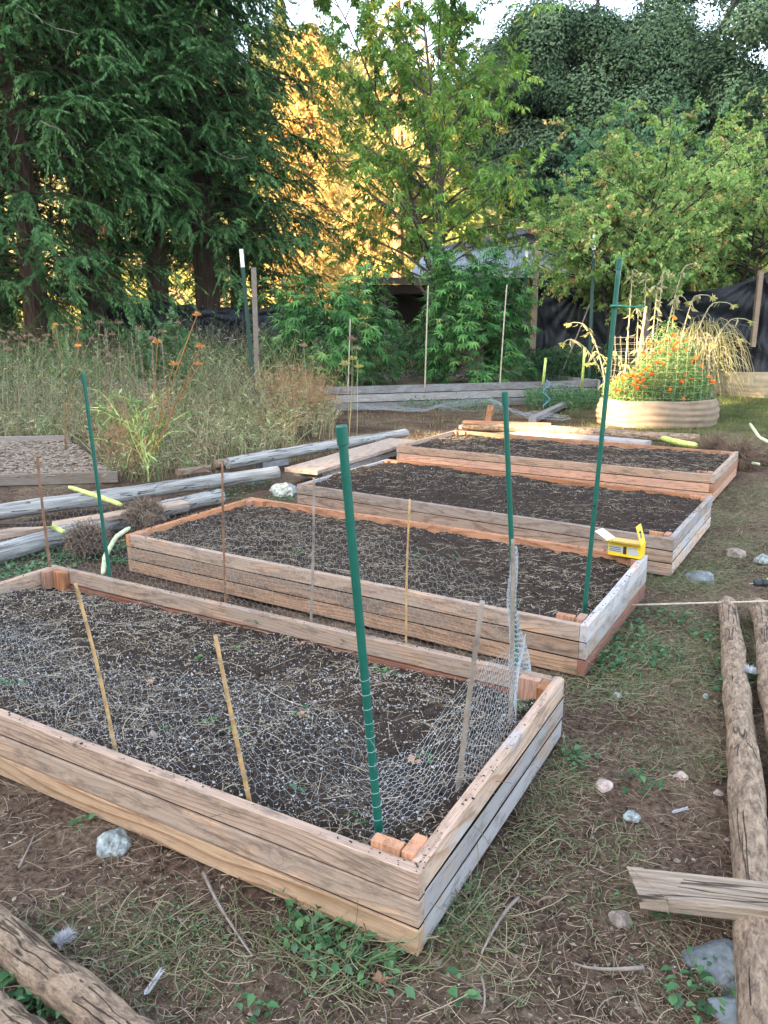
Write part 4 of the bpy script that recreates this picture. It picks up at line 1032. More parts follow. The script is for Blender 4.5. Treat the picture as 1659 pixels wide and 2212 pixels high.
uproot([at(1660,955,.15), at(1640,945,.2), at(1620,915,.25)], at(1665,985,.12), .02, .15, 'uprooted stalk with bent stem at the right edge', 'stalk_pale', seed=6, n=900)
uproot([at(1625,1000,.1), at(1640,1003,.12)], at(1600,985,.14), .016, .24, 'biggest root clump right of the farthest new bed', 'stalk_pale', seed=5, n=1800)

# ------------------------------------------------------------ old grey raised bed and its neighbours
def long_bed(root, P, Q, nb, bh, th, mat, zb=0.0, off=0.0):
    P, Q = Vector(P), Vector(Q); d = Q-P; L = Vector((d.x, d.y, 0)).length; ang = math.degrees(math.atan2(d.y, d.x))
    for k in range(nb):
        board(root, Vector((P.x, P.y, 0)), ang, L, bh-.006, mat, th=th, z0=zb + k*bh, warp=.01)
og0 = at(555, 895, 0); og1 = at(1293, 868, 0)
ogr = empty('old_raised_bed', og0, 'long weathered grey raised bed holding both leafy bushes', 'garden bed')
def lb(root, P, Q, nb, bh, th, mat):
    P, Q = Vector(P), Vector(Q); d = Q-P; ang = math.degrees(math.atan2(d.y, d.x)); rl = P - root.location
    for k in range(nb):
        LL = Vector((d.x, d.y, 0)).length; board(root, Vector((rl.x, rl.y, 0)), ang, LL, bh-.014, mat, th=th, z0=k*bh, warp=.008)
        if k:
            mb = MB(); mb.box((.01, .012, 0), (LL-.01, th-.008, .017)); mb.build('joint', M['seam'], root, loc=Vector((rl.x, rl.y, k*bh-.0155)), rot=(0, 0, R(ang)))  # same dark strip, painting in the seam's shade and dirt
lb(ogr, og0, og1, 3, .158, .045, 'grey')
back0 = og0 + Vector((-1.4, 3.6, 0)); back1 = og1 + Vector((-1.5, 3.4, 0))
lb(ogr, back0, back1, 3, .158, .045, 'grey')
lb(ogr, og1 + Vector((.02, .05, 0)), back1, 3, .158, .045, 'grey')
mb = MB(); mb.box((0,-.02,0),(.05,.09,.47)); o = mb.build('corner_post', M['grey'], ogr, loc=og1 - og0 + Vector((.06,-.03,0)))
mb = MB(); mb.box((0,-.02,0),(.05,.09,.45)); o = mb.build('corner_post', M['grey'], ogr, loc=og1 - og0 + Vector((-.06,-.06,0)))
# its soil
V = [og0[:2], og1[:2], back1[:2], back0[:2]]
def quad_soil(name, pts, z, mat, lab, n=60, amp=.05):
    p = [np.array(q) for q in pts]; u, v = np.meshgrid(np.linspace(.006, .994, n), np.linspace(.012, .988, n))
    X = (p[0][0]*(1-u)+p[1][0]*u)*(1-v) + (p[3][0]*(1-u)+p[2][0]*u)*v; Y = (p[0][1]*(1-u)+p[1][1]*u)*(1-v) + (p[3][1]*(1-u)+p[2][1]*u)*v
    Z = z + amp*fbm(X*2, Y*2, 4); i = np.arange(n*n).reshape(n, n)
    Fc = np.stack([i[:-1, :-1], i[:-1, 1:], i[1:, 1:], i[1:, :-1]], -1).reshape(-1, 4)
    o = mesh_np(name, np.stack([X, Y, Z], -1).reshape(-1, 3), Fc, M[mat], smooth=True); tag(o, lab, 'soil', kind='stuff'); return X, Y, Z
quad_soil('bed_soil', V, .36, 'chips_soil', 'brown mulch filling the old grey bed')
# string in blue
a = atY(1178, 880, og1.y - 1.2); pts = [atY(1180+8*math.sin(k*1.3), 820+k*7, 14.6) for k in range(10)]
mb = MB(); mb.tube(pts, .008, 6); o = mb.build('twine', M['blue_string'], smooth=True); tag(o, 'loop of blue twine hanging on the old grey bed', 'twine')
# left bed with wood chips
lb0 = at(-350, 1062, 0); lb1 = at(255, 1042, 0); lbr = empty('chip_bed', lb0, 'low grey board bed of wood chips at the left', 'garden bed')
lb(lbr, lb0, lb1, 1, .135, .04, 'fence_wood'); lb2 = at(150, 965, 0); lb3 = at(-300, 975, 0)
lb(lbr, lb3, lb2, 1, .17, .04, 'fence_wood')
X, Y, Z = quad_soil('bed_soil', [lb0[:2], lb1[:2], lb2[:2], lb3[:2]], .07, 'chips_soil', 'pale mulch filling the chip bed', 60, .06)
g = np.random.default_rng(21); u = g.random(9000); v = g.random(9000); A = np.array(lb0[:2]); B = np.array(lb1[:2]); Cc = np.array(lb2[:2]); Dd = np.array(lb3[:2])
XY = (A*(1-u)[:, None]+B*u[:, None])*(1-v)[:, None] + (Dd*(1-u)[:, None]+Cc*u[:, None])*v[:, None]
C = np.column_stack([XY, .09 + .06*fbm(XY[:, 0]*2, XY[:, 1]*2, 4)]); Vv, Fc = chunks(C, g.uniform(.008, .03, 9000), g, .3)
o = mesh_np('wood_chips', Vv, Fc, M['chip'], tone=np.repeat(g.random(9000), 8)); tag(o, 'wood chips covering the low left bed', 'wood chips', kind='stuff')

# ------------------------------------------------------------ cloth planters
def cloth_ring(root, c, rx, ry, h, mat, name='cloth', folds=9, seed=0, sag=.0):
    n, m = 120, 26; vs = []; fs = []
    for j in range(m+1):
        t = j/m
        for i in range(n):
            a = 2*math.pi*i/n
            z = t*h*(1 + sag*math.sin(a*2+seed)*t)
            fold = .014*math.sin((z*62 + 3.5*mnoise.noise(Vector((a*1.1, z*2, seed+8))) + 2.2*mnoise.noise(Vector((math.cos(a)*2, math.sin(a)*2, seed))) + 3*mnoise.noise(Vector((a*.8, z*3, seed+4))))) * (0.35+.65*mnoise.noise(Vector((a*1.5, seed, 9)))**2*3)
            fold = max(-.03, min(.03, fold))
            rr = 1 + .05*math.sin(t*3.1) - .03*t
            vs.append(((rx*rr+fold)*math.cos(a), (ry*rr+fold)*math.sin(a), z + .02*mnoise.noise(Vector((a*2, seed, 2)))*t))
    for j in range(m):
        for i in range(n): fs.append((j*n+i, j*n+(i+1)%n, (j+1)*n+(i+1)%n, (j+1)*n+i))
    # rolled inner lip
    b = m*n
    for k, (s, dz) in enumerate(((.97, .008), (.94, -.02), (.93, -.12))):
        o = len(vs)
        for i in range(n): x, y, z = vs[b+i]; vs.append((x*s, y*s, z+dz))
        pb = b if k == 0 else o-n
        for i in range(n): fs.append((pb+i, pb+(i+1)%n, o+(i+1)%n, o+i))
    mb = MB(); mb.add(vs, fs); return mb.build(name, M[mat], root, smooth=True)
def disc_soil(root, rx, ry, z, mat='soil'):
    n = 40; g_ = MB(); vs = [(0, 0, z+.03)]; fs = []
    for j in range(1, 9):
        for i in range(n):
            a = 2*math.pi*i/n; r = j/8; vs.append((rx*r*math.cos(a), ry*r*math.sin(a), z + .04*mnoise.noise(Vector((r*4*math.cos(a), r*4*math.sin(a), 3)))))
    for i in range(n): fs.append((0, 1+i, 1+(i+1)%n))
    for j in range(7):
        for i in range(n): b = 1+j*n; fs.append((b+i, b+n+i, b+n+(i+1)%n, b+(i+1)%n))
    g_.add(vs, fs); return g_.build('soil_fill', M[mat], root, smooth=True)
pc = at(1446, 924, 0) + Vector((0, .62, 0))
pl = empty('cloth_planter', pc, 'round beige cloth planter full of orange marigolds', 'planter', rz=R(10))
cloth_ring(pl, pc, 1.0, .74, .42, 'burlap', seed=1); disc_soil(pl, .92, .68, .34)
p2 = at(1700, 862, 0) + Vector((.2, 1.0, 0))
pl2 = empty('cloth_planter', p2, 'larger straw coloured cloth planter at the right edge', 'planter')
cloth_ring(pl2, p2, 1.55, 1.1, .56, 'burlap2', seed=5); disc_soil(pl2, 1.46, 1.02, .46, 'chips_soil')

# marigolds
mgc = np.array((pc + Vector((-.05, -.05, .34)))[:]); g = np.random.default_rng(31)
mr = empty('marigold_plant', pc + Vector((0, 0, .33)), 'bushy orange marigolds growing in the round cloth planter', 'flowers')
def shell(n, g, cx=0, lo=.55):
    a = g.uniform(0, 6.283, n); r = np.sqrt(g.random(n)); x = np.cos(a)*r*.90 - .03; y = np.sin(a)*r*.56
    top = (.98*np.exp(-((x-.16)/.42)**2) + .50)*(1-.35*r**3); top = np.maximum(top*1.0, .1)
    z = top*g.uniform(lo, 1.0, n)*(.86+.75*fbm(x*5+cx, y*5))
    return np.stack([x, y, z], -1)
C = shell(9000, g, 0, .02); C += g.normal(0, .015, C.shape); D = rdir(len(C), g); D[:, 2] = D[:, 2]*.6+.35
V, Fc = leaves(C, D, rdir(len(C), g), g.uniform(.035, .08, len(C)), g.uniform(.009, .024, len(C)))
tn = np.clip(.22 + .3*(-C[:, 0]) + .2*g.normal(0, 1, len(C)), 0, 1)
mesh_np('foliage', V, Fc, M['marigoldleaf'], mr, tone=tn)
P0 = np.stack([g.normal(0, .3, 260), g.normal(0, .2, 260), np.zeros(260)], -1); P2 = shell(260, g, 0, .6)
V, Fc = tubes(bez(P0, (P0+P2)/2 + rdir(260, g)*.08, P2, 5), .003); mesh_np('stems', V, Fc, M['stemgreen'], mr)
FP = shell(90, g, 3, .93); FP = np.concatenate([FP, np.stack([g.uniform(-.7, .6, 9), np.full(9, -.52), g.uniform(.1, .6, 9)], -1)])
FP[:, 1] -= .05
for k, c in enumerate(FP):
    n = 22; a = np.linspace(0, 6.283*2, n); upv = nrm(np.array([[g.normal(0, .4), -.5+g.normal(0, .3), .8]]))[0]
    sx = nrm(np.cross(upv, [1, 0, 0])[None])[0]; sy = np.cross(upv, sx)
    D = sx*np.cos(a)[:, None] + sy*np.sin(a)[:, None] + upv*np.where(np.arange(n) < n//2, .15, .7)[:, None]
    V, Fc = leaves(np.repeat(c[None], n, 0), D, np.repeat(upv[None], n, 0), .037*g.uniform(.8, 1.25), .027, .6)
    mesh_np('flower', V, Fc, M['petal'], mr, tone=np.clip(np.full(n, g.random())+g.normal(0, .12, n), 0, 1))
# wire cage round the marigolds
W = []
for z in np.arange(.02, 1.15, .105):
    a = np.linspace(0, 6.283, 60); W.append(np.stack([np.cos(a)*.86, np.sin(a)*.6, np.full(60, z) + .012*np.sin(a*3+z*9)], -1))
W = np.array(W); U = []
for a in np.linspace(0, 6.283, 34)[:-1]:
    z = np.linspace(0, 1.1, 60); U.append(np.stack([math.cos(a)*(.86+.02*np.sin(z*7)), math.sin(a)*(.6+.02*np.sin(z*6+a)), z], -1))
V, Fc = cat2(tubes(W, .0017), tubes(np.array(U), .0017)); o = mesh_np('wire_cage', V, Fc, M['bamboo_far'], loc=pc + Vector((0, 0, .33))); tag(o, 'round wire mesh cage standing round the marigolds', 'wire cage')

# dried sunflowers behind
g = np.random.default_rng(41)
def sunflower(bx, Y, tx, ty, dx, dz, lab, seed):
    g = np.random.default_rng(seed); b = Vector((atY(bx, 780, Y).x, Y, float(gz(0, Y)))); t = atY(tx, ty, Y - g.uniform(0, .5))
    root = empty('dried_sunflower', b, lab, 'sunflower', 'dried drooping sunflowers behind the marigolds')
    P = t - b; mb = MB(); pts = []
    for s in np.linspace(0, 1, 14): pts.append(Vector((P.x*s**1.5, P.y*s, P.z*(1-(1-s)**1.35))))
    e = pts[-1]
    for s in (.3, .65, 1): pts.append(e + Vector((dx*s, -.02*s, dz*s*s + .03*math.sin(s*3))))
    mb.tube(pts, list(np.linspace(.014, .006, len(pts))), 6); mb.build('stem', M['sunstalk'], root, smooth=True)
    c = np.array(pts[-1][:]); n = 46; D = rdir(n, g)*np.array([1, 1, .6]) + np.array([dx*.5, 0, -.5])
    V, Fc = leaves(np.repeat(c[None], n, 0), D, rdir(n, g), g.uniform(.04, .10, n), g.uniform(.02, .04, n)); mesh_np('seed_head', V, Fc, M['seedhead'], root, tone=g.random(n))
    k = 26; idx = g.integers(4, 15, k); C = np.array([pts[i][:] for i in idx]); D = rdir(k, g); D[:, 2] = -.7
    V, Fc = leaves2(C, D, rdir(k, g), g.uniform(.08, .2, k), g.uniform(.02, .05, k), .3); mesh_np('withered_foliage', V, Fc, M['sunleaf'], [c for c in root.children if c.name.startswith('stem')][0], tone=np.repeat(g.random(k), 8))
SF = [(1350,1366,585,.10,-.05,'with a head just left of the tarp post'),(1385,1395,592,.08,-.08,'nearest the tarp post with a yellow head'),(1372,1378,668,-.1,-.1,'short one with head drooping left'),(1410,1433,588,.12,-.05,'with the highest yellow head right of the post'),
      (1420,1480,575,.2,.02,'tall slim one with a small upright head'),(1450,1500,640,.3,-.02,'arching right below the tarp top'),(1470,1540,655,.35,-.04,'with the head hanging farthest right up high'),(1500,1580,690,.35,-.05,'arching low at the far right'),
      (1480,1560,720,.3,-.1,'bent right with head close to the large planter'),(1330,1240,735,-.2,-.06,'arching farthest left over the brambles'),(1320,1260,700,-.25,.0,'arching left with drooping green head'),(1345,1290,760,-.15,-.2,'lowest one arching left'),(1365,1330,760,-.1,-.12,'short pale one beside the tall green stake'),
      (1440,1460,640,.2,-.1,'upright one in the middle of the tangle'),(1510,1520,720,.2,-.2,'short one right of the marigolds'),(1400,1420,620,-.15,-.08,'with head bent back to the left')]
for k, (bx, tx, ty, dx, dz, lb_) in enumerate(SF): sunflower(bx, 13.6 + .12*(k % 5), tx, ty, dx, dz, 'dried sunflower ' + lb_, 300+k)
# tangle of pale stalks (a drooping grassy clump)
n = 420; c = np.array(atY(1505, 800, 14.0)[:]); c[2] = .1
P0 = c + g.normal(0, .15, (n, 3))*np.array([1, 1, 0]); a = g.uniform(0, 6.283, n); rr = g.uniform(.2, 1.0, n)
P1 = P0 + np.stack([np.cos(a)*rr*.35, np.sin(a)*rr*.35, g.uniform(1.3, 2.6, n)], -1); P2 = P0 + np.stack([np.cos(a)*rr, np.sin(a)*rr, g.uniform(.1, 1.2, n)], -1)
V, Fc = tubes(bez(P0, P1, P2, 9), g.uniform(.0025, .007, n)); o = mesh_np('dried_stalk_clump', V, Fc, M['sunleaf'], tone=np.repeat(g.random(n), 24)); tag(o, 'tangled clump of pale drooping dry stalks behind the marigolds', 'dry plant')

# ------------------------------------------------------------ palmate bushes
def hemp(cx, cy, Y, w, h, zb, seed, label, nl=1500):
    g = np.random.default_rng(seed); c = atY(cx, cy, Y); root = empty('leafy_bush', Vector((c.x, Y, float(gz(c.x, Y)))), label, 'bush', 'tall bushes with palmate leaves in the old grey bed')
    H = h; nb = 52; tips = []
    # branches
    mb = MB(); mb.tube([(0,0,0),(.02,0,.4),(-.02,.02,H*.5),(0,0,H*.85)], [.035,.03,.022,.008], 8)
    for k in range(nb):
        t = k/nb; z0 = .25 + H*.62*t; a = k*2.4 + g.normal(0, .3); L = w*.5*(1-.42*t**2)*g.uniform(.72, 1.12)
        e = Vector((math.cos(a)*L, math.sin(a)*L*.8, z0 + L*.25 + .32*H*t*g.uniform(.7, 1.1) + .12)); p0 = Vector((0, 0, z0))
        m = p0.lerp(e, .6) + Vector((0, 0, -.12)); pts = [p0.lerp(m, s).lerp(m.lerp(e, s), s) for s in np.linspace(0, 1, 8)]
        mb.tube(pts, list(np.linspace(.012, .004, 8)), 5, cap=False); tips.append(pts)
    mb.build('stem', M['stemgreen'], root, smooth=True)
    # palmate leaves: seven leaflets each
    P, D, N, L, W, T = [], [], [], [], [], []
    B = []
    for pts in tips:
        for _ in range(nl//nb):
            s = g.uniform(.3, 1)**.7; i = min(int(s*7), 6); p = np.array(pts[i].lerp(pts[i+1], s*7-i)[:]) + g.normal(0, .11, 3); B.append(p)
    B = np.array(B); n = len(B); out = nrm(B*np.array([1, 1, .15]) - np.array([0, 0, 0]) + 1e-4)
    ax = nrm(out + rdir(n, g)*.6 + np.array([0, -.2, -.45]))     # leaf axis, drooping outward
    nr = nrm(np.cross(ax, rdir(n, g))*.35 + out*.5 + np.array([0, -.1, .6])); sd = nrm(np.cross(ax, nr))
    sz = g.uniform(.15, .26, n); tone = g.random(n)*.75 + (g.random(n) < .03)*.25; base = B + ax*.05
    for j, (an, sc_) in enumerate(((-1.9,.4),(-1.25,.65),(-.6,.88),(0,1),(.6,.88),(1.25,.65),(1.9,.4))):
        d = ax*math.cos(an) + sd*math.sin(an) + np.array([0, 0, -.22])
        P.append(base); D.append(d); N.append(nr); L.append(sz*sc_); W.append(sz*sc_*.17); T.append(tone)
    V, Fc = leaves2(np.concatenate(P), np.concatenate(D), np.concatenate(N), np.concatenate(L), np.concatenate(W), .2, .1)
    mesh_np('foliage', V, Fc, M['hemp'], root, tone=np.repeat(np.concatenate(T), 8))
    # flower spikes
    P = []; T = []; D = []
    for pts in tips:
        if g.random() < .85:
            e = np.array(pts[-1][:]); m = 90; hh = g.uniform(.12, .34); t = g.random(m); r = .042*(1-t*.65)
            a = g.uniform(0, 6.283, m); P.append(e + np.stack([np.cos(a)*r, np.sin(a)*r, t*hh - .05], -1)); D.append(np.stack([np.cos(a), np.sin(a), np.full(m, .8)], -1)); T.append(g.random(m)*.6 + g.random()*.4)
    P = np.concatenate(P); D = np.concatenate(D) + rdir(len(P), g)*.3
    V, Fc = leaves(P, D, rdir(len(P), g), g.uniform(.02, .06, len(P)), g.uniform(.008, .02, len(P))); mesh_np('flower_spikes', V, Fc, M['hempbud'], root, tone=np.concatenate(T))
hemp(722, 690, 16.6, 3.0, 2.3, 0, 51, 'left leafy bush, broad and low, near the sunlit yellow tree', 1900)
hemp(1018, 680, 16.8, 2.6, 2.9, 0, 52, 'right leafy bush, tallest and fullest, before the house roof', 2200)

# ------------------------------------------------------------ tarp fences
def tarp_fence(name, pts, label, posts, seed, tops, z0=0.0):
    """pts: ground polyline; tops: top height at each pt"""
    root = empty(name, pts[0], label, 'fence'); P = np.array([p[:] for p in pts]) ; seg = np.linalg.norm(np.diff(P, axis=0), axis=1); cum = np.concatenate([[0], np.cumsum(seg)])
    nu, nv = int(cum[-1]/.045), 40; u = np.linspace(0, cum[-1], nu); bx = np.interp(u, cum, P[:, 0]); by = np.interp(u, cum, P[:, 1]); bz = np.interp(u, cum, P[:, 2]); tp = np.interp(u, cum, tops)
    pu = cum[::1]
    t = np.linspace(0, 1, nv)[:, None]
    # distance to nearest hanging point makes radiating folds
    k = np.searchsorted(cum, u, 'right').clip(1, len(cum)-1); du = (u-cum[k-1]); dr = (cum[k]-u); w = cum[k]-cum[k-1]
    sag = np.minimum(du, dr)/w
    top = tp - .22*np.sin(np.clip(du/w, 0, 1)*3.14159)*np.minimum(1, w/2)
    X = np.repeat(bx[None], nv, 0); Z = bz + top*t
    ang1 = np.arctan2(du+.05, (1.02-t)*2.1); ang2 = np.arctan2(dr+.05, (1.02-t)*2.1)
    fold = .045*np.sin(ang1*26+seed) * np.exp(-du/1.3) + .045*np.sin(ang2*24+seed*2)*np.exp(-dr/1.3) + .10*fbm(u[None]*1.1 + seed, t*2.5 + 0*u[None], 4) + .035*np.sin((Z*9 + u*2.5 + 2*fbm(u*.7, u*0)))*1
    Y = by + fold; X = X + fold*.3
    V = np.stack([X, Y, Z], -1).reshape(-1, 3) - np.array(root.location[:]); i = np.arange(nu*nv).reshape(nv, nu)
    Fc = np.stack([i[:-1, :-1], i[:-1, 1:], i[1:, 1:], i[1:, :-1]], -1).reshape(-1, 4)
    o = mesh_np('tarp', V, Fc, M['tarp'], root, smooth=True); m = o.modifiers.new('s', 'SOLIDIFY'); m.thickness = .006
    for (px, pyt, Y_, w, pyb) in posts:
        b = atY(px, pyb, Y_); t_ = atY(px, pyt, Y_); mb = MB(); mb.box((-w/2, -w/2, b.z - t_.z - .5), (w/2, w/2, 0)); mb.build('post', M['fence_wood'], root, loc=t_ - root.location)
    return root
def gp(px, Y): p = atY(px, 700, Y); return Vector((p.x, Y, float(gz(p.x, Y))))
def zt_(py, Y, x=829): return atY(x, py, Y).z
def tops(lst): return [atY(px, py, Y).z - float(gz(atY(px, 700, Y).x, Y)) for px, py, Y in lst]
FR = [(1150,590,19.5),(1250,618,19.3),(1400,622,19.0),(1645,588,18.0),(1760,560,17.4),(1900,560,16.8)]
tarp_fence('tarp_fence', [gp(px, Y) for px, py, Y in FR], 'black plastic sheet fence with wooden posts on the right', [(1160,543,19.3,.12,720),(1404,600,18.8,.12,720),(1644,584,17.85,.10,700)], 2, tops(FR))
FL = [(215,641,20.4),(345,643,20.2),(420,655,20.2),(500,662,20.4),(610,650,20.6),(700,652,20.8)]
tarp_fence('tarp_fence', [gp(px, Y) for px, py, Y in FL], 'black plastic sheet fence behind the cedar trunk on the left', [], 6, tops(FL))
# wooden post in the weeds
b = atY(556, 820, 15.2); t = atY(548, 578, 15.2); mb = MB(); mb.box((-.045,-.03,0),(.045,.03,(t-b).length)); o = mb.build('wooden_post', M['fence_wood'], loc=b, rot=(0, math.atan2((t-b).x, (t-b).z), 0)); tag(o, 'thin weathered wooden post beside the leaning metal post', 'post')
for px, y0, y1, lb_ in ((1173, 830, 773, 'short yellow green stub in the old bed'), (1257, 838, 750, 'taller yellow green stub leaning by the tallest metal post')):
    b = atY(px, y0, 15.8); t = atY(px+6, y1, 15.8); mb = MB(); mb.tube([b, b.lerp(t, .5), t], [.03, .028, .026], 8); o = mb.build('cut_stalk', M['stalk'], smooth=True); tag(o, lb_, 'cut stalk')

# ------------------------------------------------------------ house
HY = 26.0
hr = empty('house', atY(1150, 620, HY), 'single storey house with a pale metal porch roof behind the trees', 'house'); hl = hr.location
def slab(name, pts, th, mat, parent):
    """pts: four corners of the upper face, counter-clockwise seen from above"""
    mb = MB(); a = [Vector(p) - hl for p in pts]; b = [p - Vector((0, 0, th)) for p in a]; mb.add(a + b, [(0,1,2,3),(7,6,5,4),(0,4,5,1),(1,5,6,2),(2,6,7,3),(3,7,4,0)]); return mb.build(name, M[mat], parent)
e0 = atY(885, 590, HY); e1 = atY(1395, 588, HY); t0_ = atY(930, 530, HY+5.0); t1_ = atY(1370, 534, HY+5.0)
# corrugated lower roof built as ribs
mb = MB(); n = 150; vs = []; fs = []
for i in range(n+1):
    s = i/n; a = e0.lerp(e1, s) - hl; b = t0_.lerp(t1_, s) - hl; z = .022 if i % 2 else -.022
    vs += [a + Vector((0,0,z)), b + Vector((0,0,z)), b + Vector((0,0,z-.03)), a + Vector((0,0,z-.03))]
for i in range(n):
    k = i*4
    for q in range(4): fs.append((k+q, k+(q+1)%4, k+4+(q+1)%4, k+4+q))
mb.add(vs, [tuple(reversed(f)) for f in fs]); mb.build('porch_roof', M['roofmetal'], hr)
slab('gutter', [e0 + Vector((-.1,-.12,-.02)), e1 + Vector((.1,-.12,-.02)), e1 + Vector((.1,-.03,-.02)), e0 + Vector((-.1,-.03,-.02))], .13, 'white', [c for c in hr.children if c.name.startswith('porch_roof')][0])
# walls
zg = .5
wl = MB(); x0 = (t0_-hl).x - .1; x1 = (t1_-hl).x; zz = (t0_-hl).z
wl.box((x0+.3, 2.0, -hl.z+zg-1), (x1, 2.25, zz-1.0)); wl.build('wall', M['housewall'], hr)
for fx in (.02, .33, .66, .98):
    p = e0.lerp(e1, fx) - hl; mb = MB(); mb.box((p.x-.07, .15, -hl.z+zg-1), (p.x+.07, .29, p.z-.08)); mb.build('porch_post', M['darkwood'], hr)
# upper gabled roof
ap = atY(1140, 490, HY+4.4); le = atY(945, 536, HY+4.4); re_ = atY(1300, 536, HY+4.4); bk = Vector((1.0, 8, 0))
slab('roof', [le, ap, ap+bk, le+bk], .14, 'shingle', hr)
slab('roof', [ap, re_, re_+bk, ap+bk], .14, 'shingle', hr)
mb = MB(); a = [Vector(p) - hl + Vector((0, .25, -.16)) for p in (le, ap, re_)]; b = [p + Vector((0, .15, 0)) for p in a]
mb.add(a+b, [(0,2,1),(3,4,5),(0,3,5,2),(2,5,4,1),(1,4,3,0)]); mb.build('gable_wall', M['housewall'], hr)
for p, q in ((le, ap), (ap, re_)):
    mb = MB(); a = [Vector(v) - hl for v in (p, q)]; vs = []
    for v in a: vs += [v + Vector((0,-.06,.02)), v + Vector((0,-.005,.02)), v + Vector((0,-.005,-.22)), v + Vector((0,-.06,-.22))]
    mb.add(vs, [(0,3,2,1),(4,5,6,7)] + [(k, (k+1)%4, 4+(k+1)%4, 4+k) for k in range(4)]); mb.build('fascia', M['redfascia' if q is re_ else 'shingle'], [c for c in hr.children if c.name.startswith('roof')][0 if q is not re_ else 1])
# left wing beam and post seen under the branches
w0 = atY(785, 603, 24.5); w1 = atY(900, 612, 24.5)
mb = MB(); a = w0-hl; b = w1-hl; mb.box((a.x, a.y, a.z-.14), (b.x+1.5, a.y+.12, a.z+.05)); mb.build('porch_beam', M['housewall'], hr)
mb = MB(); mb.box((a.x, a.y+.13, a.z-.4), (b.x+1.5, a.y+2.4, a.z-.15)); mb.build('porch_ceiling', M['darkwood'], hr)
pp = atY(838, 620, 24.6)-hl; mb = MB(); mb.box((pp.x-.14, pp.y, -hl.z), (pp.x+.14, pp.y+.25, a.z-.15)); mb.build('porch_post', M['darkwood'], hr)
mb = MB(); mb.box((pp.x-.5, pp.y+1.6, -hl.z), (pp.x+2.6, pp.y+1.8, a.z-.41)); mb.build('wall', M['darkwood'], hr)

# ------------------------------------------------------------ trees
def poly(p0, d, L, k, g, wob=.12, droop=0.0, up=0.0):
    pts = [np.array(p0, float)]; d = np.array(d, float); d /= np.linalg.norm(d)
    for i in range(k):
        d = d + g.normal(0, wob, 3); d[2] += -droop/k + up/k*(i/k*2); d /= np.linalg.norm(d); pts.append(pts[-1] + d*L/k)
    return np.array(pts)
def tree_mesh_trunk(root, lines, mat, n=9):
    mb = MB()
    for P, r0, r1 in lines: mb.tube([Vector(p) for p in P], list(np.linspace(r0, r1, len(P))), n, cap=False, wob=.25)
    return mb.build('trunk', M[mat], root, smooth=True)
def broadleaf(name, base, H, spread, label, seed, leaf, cols, nst=3, npr=60, ntw=13, nlf=34, z0=.22, vase=.8, leafw=.36, droopy=.8, prof=None, lean=(0, 0), fork=.28, trunk_r=.14, group=None, cat='tree', bark='bark', toneb=(0, 1), brs=1.0):
    g = np.random.default_rng(seed); root = empty(name, base, label, cat, group); lines = []; stems = []
    f = H*fork*g.uniform(.9, 1.1); tr = poly((0,0,0), (lean[0]*.2, lean[1]*.2, 1), f, 5, g, .05); lines.append((tr, trunk_r, trunk_r*.8))
    for s in range(nst):
        a = s*6.283/nst + g.uniform(-.4, .4); o = .28 if s else .03
        st = poly(tr[-1], (math.cos(a)*o + lean[0], math.sin(a)*o + lean[1], 1), (H-f)*(1 if s == 0 else g.uniform(.72, .92)), 12, g, .055, up=.15); lines.append((st, trunk_r*.62, .012*brs)); stems.append(st)
    TW = []; tw_dir = []
    for k in range(npr):
        st = stems[k % nst]; t = z0 + (1-z0)*((k+.5)/npr); z = t*H
        i = np.clip((z - f)/(H-f)*12, 0, 11.5); i0 = int(i); p = st[i0]*(1-(i-i0)) + st[i0+1]*(i-i0)
        if z < f: q = z/f*5; p = tr[min(int(q), 4)]
        a = k*2.399 + g.normal(0, .35); pr = prof(t) if prof else math.sin(3.14*min(1, (t-z0)/(1-z0)*.82+.18))**.7
        L = spread*pr*g.uniform(.75, 1.15); d = (math.cos(a), math.sin(a), vase*g.uniform(.5, 1.2))
        br = poly(p, d, max(.5, L), 9, g, .09, droop=.5*(1-t)*droopy); lines.append((br, (.007+.007*L)*brs, .004*brs))
        for j in range(ntw):
            s = g.uniform(.18, 1)*9; i1 = min(int(s), 8); q = br[i1]*(1-(s-i1)) + br[i1+1]*(s-i1)
            dd = nrm((br[-1]-br[0])[None])[0]*.7 + g.normal(0, .55, 3); tw = poly(q, dd, g.uniform(.25, .7)*(.35+.2*L), 4, g, .15, droop=.35); TW.append(tw)
    tree_mesh_trunk(root, lines, bark, 7)
    TW = np.array(TW); V1, F1 = ribbons(TW, .012, g); mesh_np('twigs', V1, F1, M[bark], root)['kind'] = 'stuff'
    n = len(TW)*nlf; ti = np.repeat(np.arange(len(TW)), nlf); s = g.uniform(.05, 1, n)*4; i0 = np.minimum(s.astype(int), 3); fr = (s-i0)[:, None]
    P = TW[ti, i0]*(1-fr) + TW[ti, i0+1]*fr; T = nrm(TW[ti, i0+1]-TW[ti, i0]); D = T*.5 + rdir(n, g)*.8; D[:, 2] -= droopy
    N = rdir(n, g) + np.array([0, -.2, .5]); L = leaf*g.uniform(.6, 1.25, n)
    P = P + rdir(n, g)*.035
    V, Fc = leaves(P, D, N, L, L*leafw, .45, .12)
    twt = np.repeat(g.random(len(TW)), nlf); tone = toneb[0] + (toneb[1]-toneb[0])*np.clip(.5*twt + .35*g.random(n), 0, .85); tone = np.where((g.random(n) < .03) | ((twt > .93) & (g.random(n) < .5)), .98, tone)
    mesh_np('crown', V, Fc, M[cols], root, tone=tone); return root
pm = atY(925, 700, 21.0); pm.z = float(gz(pm.x, 21.0))
